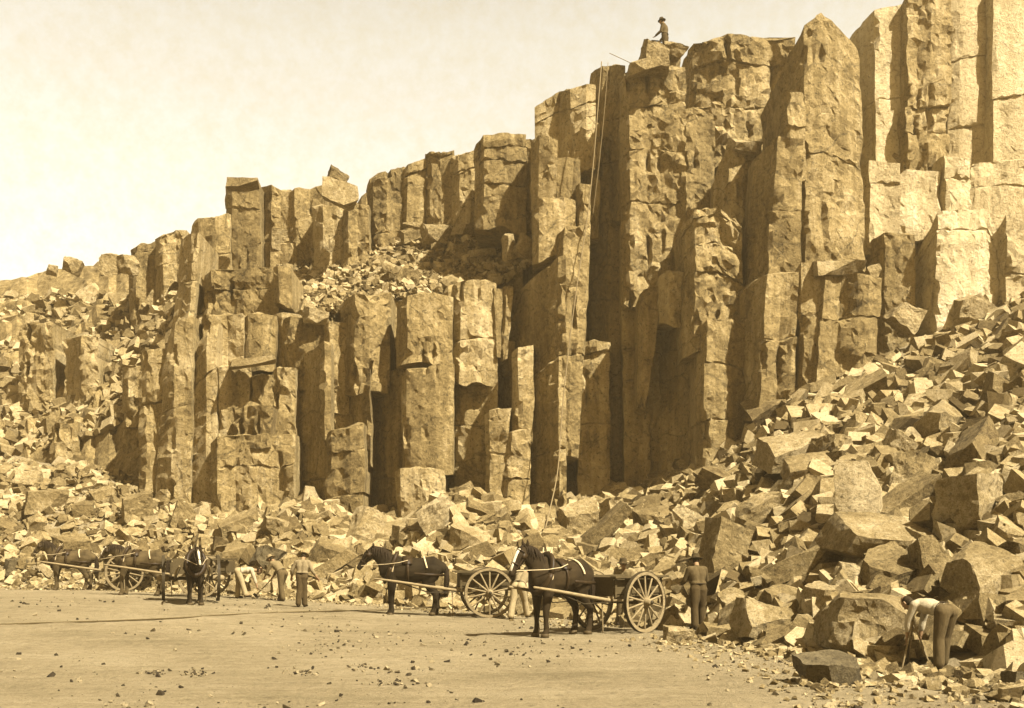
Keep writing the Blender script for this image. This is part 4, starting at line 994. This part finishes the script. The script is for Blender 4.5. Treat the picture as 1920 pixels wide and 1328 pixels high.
# ---- people: local +y is the way they face, +x their right, feet at z = 0
def person(loc, rz, label, lean=0, legs=((0, 0, .09), (0, 0, .09)), arms=(((.15, .1, -1), (.05, .3, -1)), ((-.15, .1, -1), (-.05, .3, -1))), face=(0, 1, -.1),
           shirt='shirt_tan', trousers='cloth_dark', hat='felt', sleeve=1.0, sc=1.0, side=0.0, vest=None, brim=.165):
    t = empty('person', loc, rz); t.scale = (sc, sc, sc); tag(t, label, 'person')
    lr = R(lean); TH, SH = .43, .42
    dirs = []
    for (a, b, spd) in legs:
        a, b = R(a), R(b); dirs.append((Vector((0, math.sin(a), -math.cos(a))), Vector((0, math.sin(a - b), -math.cos(a - b)))))
    h = max(-(d[0].z * TH + d[1].z * SH) for d in dirs) + .085
    pel = Vector((0, 0, h)); u = Vector((side, math.sin(lr), math.cos(lr))).normalized()
    fw = Vector((0, math.cos(lr), -math.sin(lr))); X = Vector((1, 0, 0))
    chest = pel + u * .33; nk = pel + u * .52
    f = Vector(face).normalized(); upd = (u * .55 + Vector((0, 0, .45)))
    upd = (upd - f * upd.dot(f)).normalized(); hc = nk + (u * .4 + Vector((0, 0, .2)) + f * .35).normalized() * .19
    sx = f.cross(upd).normalized()
    J = []
    for i, sg in enumerate((1, -1)):
        hip = pel + X * legs[i][2] * sg * 1.0; kn = hip + dirs[i][0] * TH + X * legs[i][2] * sg * .3; an = kn + dirs[i][1] * SH + X * legs[i][2] * sg * .15
        toe = an + Vector((.02 * sg, .18, -.045)); J.append((hip, kn, an, toe))
    K = []
    for i, sg in enumerate((1, -1)):
        sh = pel + u * .465 + X * .185 * sg; a, b = Vector(arms[i][0]).normalized(), Vector(arms[i][1]).normalized()
        el = sh + a * .30; wr_ = el + b * .255; K.append((sh, el, wr_, b))
    def torso(bm, g, lo=-.02):
        for s_ in (1, -1):
            tube(bm, [pel + X * .075 * s_ + u * lo, pel + X * .06 * s_ + u * .17, chest + X * .075 * s_, pel + u * .44 + X * .085 * s_], [.108 + g, .094 + g, .112 + g, .095 + g], 12)
        tube(bm, [pel + u * .455 + X * .17, pel + u * .455 - X * .17], [.066 + g, .066 + g], 10, u)
    def leg(bm, j, g, end=1.0):
        hip, kn, an, toe = j
        tube(bm, [hip, lerp(hip, kn, .35), kn, lerp(kn, an, .32), lerp(kn, an, end)], [.098 + g, .086 + g, .058 + g, .060 + g, .042 + g * 1.6], 12, X)
    def arm(bm, k, g, end=1.0):
        sh, el, w_, b = k
        pts = [sh, lerp(sh, el, .5), el]; rd = [.060 + g, .050 + g, .042 + g]
        if end > .5: pts += [lerp(el, w_, .35), lerp(el, w_, min(1, end))]; rd += [.042 + g, .030 + g]
        tube(bm, pts, rd, 10)
    def hand(bm, k, sg):
        sh, el, w_, b = k
        b = b.normalized(); n_ = b.cross(X * sg); n_ = n_.normalized() if n_.length > .1 else fw
        acr = n_.cross(b).normalized()            # across the palm
        tube(bm, [w_, w_ + b * .045, w_ + b * .09], [(.026, .022), (.040, .018), (.040, .017)], 10, acr)
        for i, (o_, ln) in enumerate(((-.030, .064), (-.010, .076), (.010, .072), (.029, .058))):
            p0 = w_ + b * .088 + acr * o_; p1 = p0 + (b * .8 + n_ * .25).normalized() * ln * .55; p2 = p1 + (b * .5 + n_ * .75).normalized() * ln * .55
            tube(bm, [p0, p1, p2], [.0100, .0092, .0080], 7)
        p0 = w_ + b * .03 - acr * .03; p1 = p0 + (b * .6 - acr * .7 + n_ * .2).normalized() * .042; p2 = p1 + (b * .9 - acr * .1 + n_ * .35).normalized() * .034
        tube(bm, [p0, p1, p2], [.014, .011, .009], 7)
    def body(bm):
        torso(bm, 0)
        for j in J:
            leg(bm, j, 0); tube(bm, [j[2], j[2] + (j[3] - j[2]) * .5, j[3]], [(.040, .040), (.042, .032), (.038, .022)], 10, X)
        for i, k in enumerate(K): arm(bm, k, 0); hand(bm, k, (1, -1)[i])
        tube(bm, [nk - u * .06, nk + (hc - nk) * .35, lerp(nk, hc, .75)], [.068, .056, .055], 12)
        tube(bm, [hc - upd * .075 + f * .015, hc - upd * .02 + f * .012, hc + upd * .045 - f * .006, hc + upd * .085 - f * .01], [(.055, .070), (.070, .088), (.076, .096), (.058, .07)], 14, sx)
        tube(bm, [hc + f * .088 + upd * .02, hc + f * .108 - upd * .022], [.011, .016], 8)                               # nose
        tube(bm, [hc + f * .078 - upd * .062 + sx * .02, hc + f * .078 - upd * .062 - sx * .02], [.013, .013], 8)         # mouth
        tube(bm, [hc + f * .062 - upd * .095, hc + f * .074 - upd * .088], [.024, .020], 8)                                # chin
        for s_ in (1, -1): tube(bm, [hc + sx * .078 * s_ - upd * .02, hc + sx * .084 * s_ + upd * .02 - f * .01], [(.012, .016), (.013, .02)], 8)   # ears
    fuse('body', body, M['skin'], t, .0085, 2)
    for s_ in (1, -1):
        solid('eye', lambda bm: bmesh.ops.create_uvsphere(bm, u_segments=8, v_segments=6, radius=.012, matrix=Matrix.Translation(hc + f * .082 + sx * .032 * s_ + upd * .018)), M['hair'], t)
    fuse('hair', lambda bm: tube(bm, [hc - upd * .03 - f * .03, hc + upd * .03 - f * .018, hc + upd * .075 - f * .014, hc + upd * .10 - f * .01], [(.076, .082), (.083, .094), (.070, .085), (.04, .05)], 14, sx), M['hair'], t, .012, 2)
    def tr(bm):
        for s_ in (1, -1): tube(bm, [pel + X * .07 * s_ + u * .13, pel + X * .078 * s_ - u * .02], [.112, .122], 12)
        for j in J: leg(bm, j, .030, .97)
    fuse('trousers', tr, M[trousers], t, .016, 2)
    def shr(bm):
        torso(bm, .017, .115)
        for k in K: arm(bm, k, .016, sleeve)
        tube(bm, [nk - u * .07, nk - u * .01], [.088, .070], 12)
    fuse('shirt', shr, M[shirt], t, .016, 2)
    if vest:
        fuse('waistcoat', lambda bm: torso(bm, .026, .115), M[vest], t, .016, 2)
    solid('belt', lambda bm: [tube(bm, [pel + u * .10 + X * (.175 * math.cos(a)) + fw * (.125 * math.sin(a)) for a in [6.28318 * k / 20 for k in range(21)]], [(.012, .02)] * 21, 6, u, False)], M['boot'], t)
    for j in J:
        fuse('boot', lambda bm: (tube(bm, [lerp(j[1], j[2], .72), j[2], j[2] + Vector((0, .02, -.035))], [.060, .054, .052], 10, X), tube(bm, [j[2] + Vector((0, -.035, -.045)), j[2] + (j[3] - j[2]) * .5 + Vector((0, 0, -.012)), j[3]], [(.045, .042), (.050, .042), (.046, .034)], 10, X)), M['boot'], t, .012, 2)
    if hat:
        mt = Matrix((sx, f, upd)).transposed().to_4x4(); mt.translation = hc + upd * .045 - f * .008
        solid('hat', lambda bm: lathe(bm, [(.086, -.01), (brim, -.022), (brim, -.012), (.094, .008), (.092, .07), (.080, .105), (.045, .115), (0, .108)], 22, mt), M[hat], t)
    t['hand_r'] = 0
    return t, K

def on_ground(px, Y): X = U(px) * Y; return (X, Y, T(X, Y))
HH = math.pi
# nearest team: three quarter view, heading to the left and towards the camera
hA = R(180 + 44); wl = on_ground(1209, 25.2)
hv = Vector((math.cos(hA), math.sin(hA), 0)); side = Vector((math.sin(hA), -math.cos(hA), 0))       # side: from near wheel to axle middle
side = Vector((-hv.y, hv.x, 0))
if side.y < 0: side = -side
cA = Vector(wl) + side * .80; cA.z = T(cA.x, cA.y, False)
cart(cA, hA, 'nearest tip cart, its wheel seen at a slant beside the man in the brimmed hat')
pA = cA + hv * 2.0; pA.z = T(pA.x, pA.y, False)
horse(pA, hA, 'nearest dark horse with a white face stripe, harnessed and half turned to the camera', 'horse', .10, 0, True, (.04, 0), (-.06, 0), 1.12)
# side-on team
hB = R(180 + 7); wl = on_ground(918, 30.7); hv = Vector((math.cos(hB), math.sin(hB), 0)); side = Vector((-hv.y, hv.x, 0))
if side.y < 0: side = -side
cB = Vector(wl) + side * .80; cB.z = T(cB.x, cB.y, False)
cart(cB, hB, 'cart standing side on with its whole spoked wheel in view behind the side on horse')
pB = cB + hv * 2.18; pB.z = T(pB.x, pB.y, False)
horse(pB, hB, 'dark harnessed horse standing exactly side on in front of the side on cart', 'horse_black', .12, 0, False, (-.02, 0), (.05, 0), 1.10)
# team facing the camera
hC = R(-72); p = on_ground(362, 31.6); pC = Vector(p)
horse(pC + Vector((0, 0.2, 0)), hC, 'black horse standing head on to the camera with a white blaze', 'horse_black', .22, .25, True, (.03, 0), (.05, 0), .98)
cC = pC - Vector((math.cos(hC), math.sin(hC), 0)) * 2.15; cC.z = T(cC.x, cC.y, False)
cart(cC, hC, 'cart seen end on behind the head on black horse')
# two teams at the left, one behind the other
hE = R(180 + 4); p = Vector(on_ground(262, 37.0))
horse(p, hE, 'brown horse with pricked ears between the far left horse and the head on horse', 'horse_brown', .20, 0, True, (.06, 0), (.0, 0), 1.0)
cE = p - Vector((math.cos(hE), math.sin(hE), 0)) * 2.15; cE.z = T(cE.x, cE.y, False)
cart(cE, hE, 'cart half hidden behind the head on black horse, shafts reaching the brown horse')
hD = R(180 + 6); p = Vector(on_ground(132, 41.0))
horse(p, hD, 'far left horse, brownish grey and partly blurred, farthest of the teams', 'horse_brown', .05, .3, False, (-.03, 0), (.06, 0), 1.0)
cD = p - Vector((math.cos(hD), math.sin(hD), 0)) * 2.15; cD.z = T(cD.x, cD.y, False)
cart(cD, hD, 'cart of the far left horse, its wheel just ahead of the brown horse')

# people
def rod(name, a, b, r_, label, cat, mat='wood'):
    a, b = Vector(a), Vector(b); bm = bmesh.new(); tube(bm, [Vector((0, 0, 0)), (b - a) * .5 + Vector((.004, 0, .004)), b - a], [r_, r_, r_], 8)
    return tag(bm_obj(name, bm, M[mat], loc=a, smooth=True), label, cat)
def hammer(grip, head_at, label):
    g, h_ = Vector(grip), Vector(head_at); t = empty('sledge_hammer', g); tag(t, label, 'hammer')
    d = (h_ - g).normalized()
    solid('handle', lambda bm: tube(bm, [-d * .25, (h_ - g)], [.017, .019], 8), M['wood'], t)
    sdv = d.cross(Vector((0, 1, .2))).normalized()
    solid('hammer_head', lambda bm: beam(bm, h_ - g - sdv * .10, h_ - g + sdv * .10, .075, .075, d), M['iron'], t, False)
    return t
def world_pt(t, q): return Matrix.Translation(t.location) @ Matrix.Rotation(t.rotation_euler.z, 4, 'Z') @ Matrix.Diagonal((*t.scale, 1)) @ Vector(q)
# bending man at the right, seen from behind, in a white shirt
loc = on_ground(1775, 17.6)
t, K = person(loc, R(38), 'man bending low in a white shirt and dark trousers at the right slope', 78, ((14, 6, .11), (6, 8, .12)),
              (((.12, .35, -1), (-.05, .15, -1)), ((-.1, .35, -1), (.08, .1, -1))), (0, .6, -.9), 'shirt_white', 'cloth_mid', None, .6, 1.0)
g = world_pt(t, K[1][2] + K[1][3] * .09)
rod('crowbar', (g.x, g.y, T(g.x, g.y, False) - .05), (g.x + .04, g.y - .02, g.z + .45), .019, 'iron bar held upright by the man bending in the white shirt', 'crowbar', 'iron')
tr = empty('tool_stand', (U(1712) * 17.9, 17.9, T(U(1712) * 17.9, 17.9, False))); tag(tr, 'rough stand of thin sticks beside the bending man in the white shirt', 'stand')
for k, (a, b) in enumerate(((-.22, -.1), (.25, -.12), (.02, .28))):
    solid('leg', lambda bm: tube(bm, [(a, b, -.04), (a * .5, b * .5, .35), (-a * .08, -b * .08, .80)], [.016, .015, .014], 7), M['wood'], tr)
# standing man with the brimmed hat behind the nearest cart
loc = on_ground(1310, 25.6)
t, K = person(loc, R(15), 'standing man in a brimmed hat and drab shirt right of the nearest cart', 12, ((8, 10, .08), (-4, 4, .09)),
              (((.35, .35, -1), (.1, .9, -.35)), ((-.3, .3, -1), (.15, 1, -.3))), (.3, .9, -.25), 'cloth_mid', 'cloth_dark', 'felt', .9, 1.02)
# man with back to the camera
loc = on_ground(566, 33.2)
t, K = person(loc, R(-4), 'man in rolled sleeves and dark trousers walking away from the camera', 10, ((6, 4, .05), (-7, 6, .05)),
              (((.45, -.05, -1), (.45, .45, -.8)), ((-.55, -.05, -1), (-.2, .5, -.9))), (.1, .8, -.55), 'shirt_grey', 'cloth_dark', 'felt_pale', .55, .98)
# man bent over in pale trousers
loc = on_ground(446, 37.0)
t, K = person(loc, R(-80), 'man bent double in pale trousers beside the cart seen end on', 88, ((20, 4, .09), (2, 8, .09)),
              (((.05, .35, -1), (.0, .3, -1)), ((-.05, .25, -1), (0, .3, -1))), (0, .7, -.7), 'shirt_white', 'cloth_pale', None, .6, 1.0)
g = world_pt(t, K[0][2] + K[0][3] * .09)
hammer(g, (g.x + .75, g.y - .1, T(g.x + .75, g.y - .1, False) + .1), 'long handled hammer in the hands of the man bent double')
# man stooping with a tool, left of the man in rolled sleeves
loc = on_ground(530, 36.6)
t, K = person(loc, R(62), 'man stooping in dusty shirt and brown trousers left of the man in rolled sleeves', 42, ((24, 26, .10), (-4, 10, .10)),
              (((.15, .5, -1), (.0, .7, -.9)), ((-.15, .55, -1), (.05, .6, -.9))), (0, .8, -.6), 'shirt_tan', 'cloth_mid', 'felt_pale', .6, 1.0)
g = world_pt(t, K[0][2] + K[0][3] * .09)
hammer(g, (g.x - .55, g.y + .05, T(g.x - .55, g.y, False) + .12), 'hammer swung low by the stooping man in brown trousers')
# man half hidden behind the side-on cart
loc = on_ground(972, 30.2)
t, K = person(loc, R(-25), 'man in pale trousers reaching forward between the two nearest carts', 48, ((26, 8, .08), (-14, 4, .09)),
              (((.2, .9, -.7), (.05, 1, -.4)), ((-.2, .9, -.7), (.1, 1, -.4))), (0, .8, -.5), 'shirt_grey', 'cloth_pale', None, .6, 1.0)
# man whose hat shows over the nearest cart
loc = on_ground(1170, 28.2)
t, K = person(loc, R(170), 'man mostly hidden behind the nearest cart, only his dark hat and head showing', 16, ((4, 6, .08), (-4, 6, .08)), shirt='shirt_tan', trousers='cloth_mid', hat='felt', sc=1.0)
# man on the cliff top
Yt = 46.9; fz = Zof(112, Yt)
t, K = person((U(1247) * Yt, Yt, fz), R(62), 'man standing on the highest part of the cliff in a round brimmed hat', 4, ((3, 3, .07), (-3, 3, .07)),
              (((.2, .2, -1), (.1, .9, -.6)), ((-.1, .25, -1), (.1, .9, -.5))), (0, 1, -.2), 'cloth_mid', 'cloth_dark', 'felt', 1.0, 1.04)
g = world_pt(t, K[0][2] + K[0][3] * .09)
rod('stick', (g.x + .12, g.y, g.z + .02), (g.x - .30, g.y, g.z + .06), .03, 'short stick held out by the man on the cliff top', 'stick', 'wood_dark')
# footing under him
fo = B(1252, 122, 60, 26, 'flat rock the cliff top man has his boots on', (0, 0, 12), 56, Y=47.0, seed=110, sink=0.0, cuts=2)
fo.location.z = fz - max((fo.rotation_euler.to_matrix() @ v.co).z for v in fo.data.vertices) + .03
# ropes
def curve_rope(name, pts, rad, mat, label, cat):
    pts = [Vector(p) for p in pts]; o0 = pts[-1].copy(); bm = bmesh.new()
    out = []
    for i in range(len(pts) - 1):
        p0, p1, p2, p3 = pts[max(i - 1, 0)], pts[i], pts[i + 1], pts[min(i + 2, len(pts) - 1)]
        for k in range(6):
            q = k / 6; out.append(.5 * ((2 * p1) + (p2 - p0) * q + (2 * p0 - 5 * p1 + 4 * p2 - p3) * q * q + (3 * p1 - p0 - 3 * p2 + p3) * q ** 3) - o0)
    out.append(pts[-1] - o0); tube(bm, out, [rad] * len(out), 7, Vector((1, 0, 0)))
    return tag(bm_obj(name, bm, M[mat], loc=o0, smooth=True), label, cat)
curve_rope('rope', [P(1128, 116, 45.3), P(1122, 190, 45.0), P(1113, 300, 44.8), P(1101, 410, 44.4), P(1084, 520, 44.0), P(1068, 640, 43.6), P(1055, 760, 43.0), P(1046, 880, 42.2), P(1030, 960, 40.8), P(1016, 1016, 39.0)], .023, 'rope',
           'long rope hanging from the cliff top down to the rubble behind the nearest horse', 'rope')
curve_rope('rope', [P(1140, 118, 45.4), P(1134, 200, 45.2), P(1124, 300, 45.1), P(1112, 400, 45.0)], .012, 'rope', 'short second rope hanging beside the top of the long rope', 'rope')
rod('pole', P(1143, 100, 45.6), P(1188, 121, 46.2), .015, 'thin pole lying out over the cliff edge above the ropes', 'pole', 'wood')
pts = []
for px, py in ((-60, 1176), (60, 1171), (200, 1166), (340, 1160), (430, 1154), (560, 1149), (680, 1146), (760, 1143), (860, 1141)):
    Y = 12.0
    while Y < 45 and T(U(px) * Y, Y) < CAMZ - (py - HOR) / F * Y: Y += .05
    pts.append((U(px) * Y, Y, T(U(px) * Y, Y) + .012))
curve_rope('cable', pts, .022, 'wire', 'thin dark line of cable lying across the bare quarry floor', 'cable')

# ---------------------------------------------------------------- the air: pale dust and distance
hz = bpy.data.materials.new('dusty_air'); hz.use_nodes = True
nt = hz.node_tree; nt.nodes.clear()
ho = nt.nodes.new('ShaderNodeOutputMaterial'); hv_ = nt.nodes.new('ShaderNodeVolumePrincipled')
hv_.inputs['Color'].default_value = (1.0, 0.80, 0.46, 1); hv_.inputs['Density'].default_value = 0.0009; hv_.inputs['Anisotropy'].default_value = 0.3
nt.links.new(hv_.outputs[0], ho.inputs['Volume'])
bm = bmesh.new(); bmesh.ops.create_cube(bm, size=1.0, matrix=Matrix.Translation((0, 50, 16)) @ Matrix.Diagonal((260, 260, 36, 1)))
tag(bm_obj('haze', bm, hz), kind='stuff')
S.cycles.volume_bounces = 0; S.cycles.volume_step_rate = 4.0
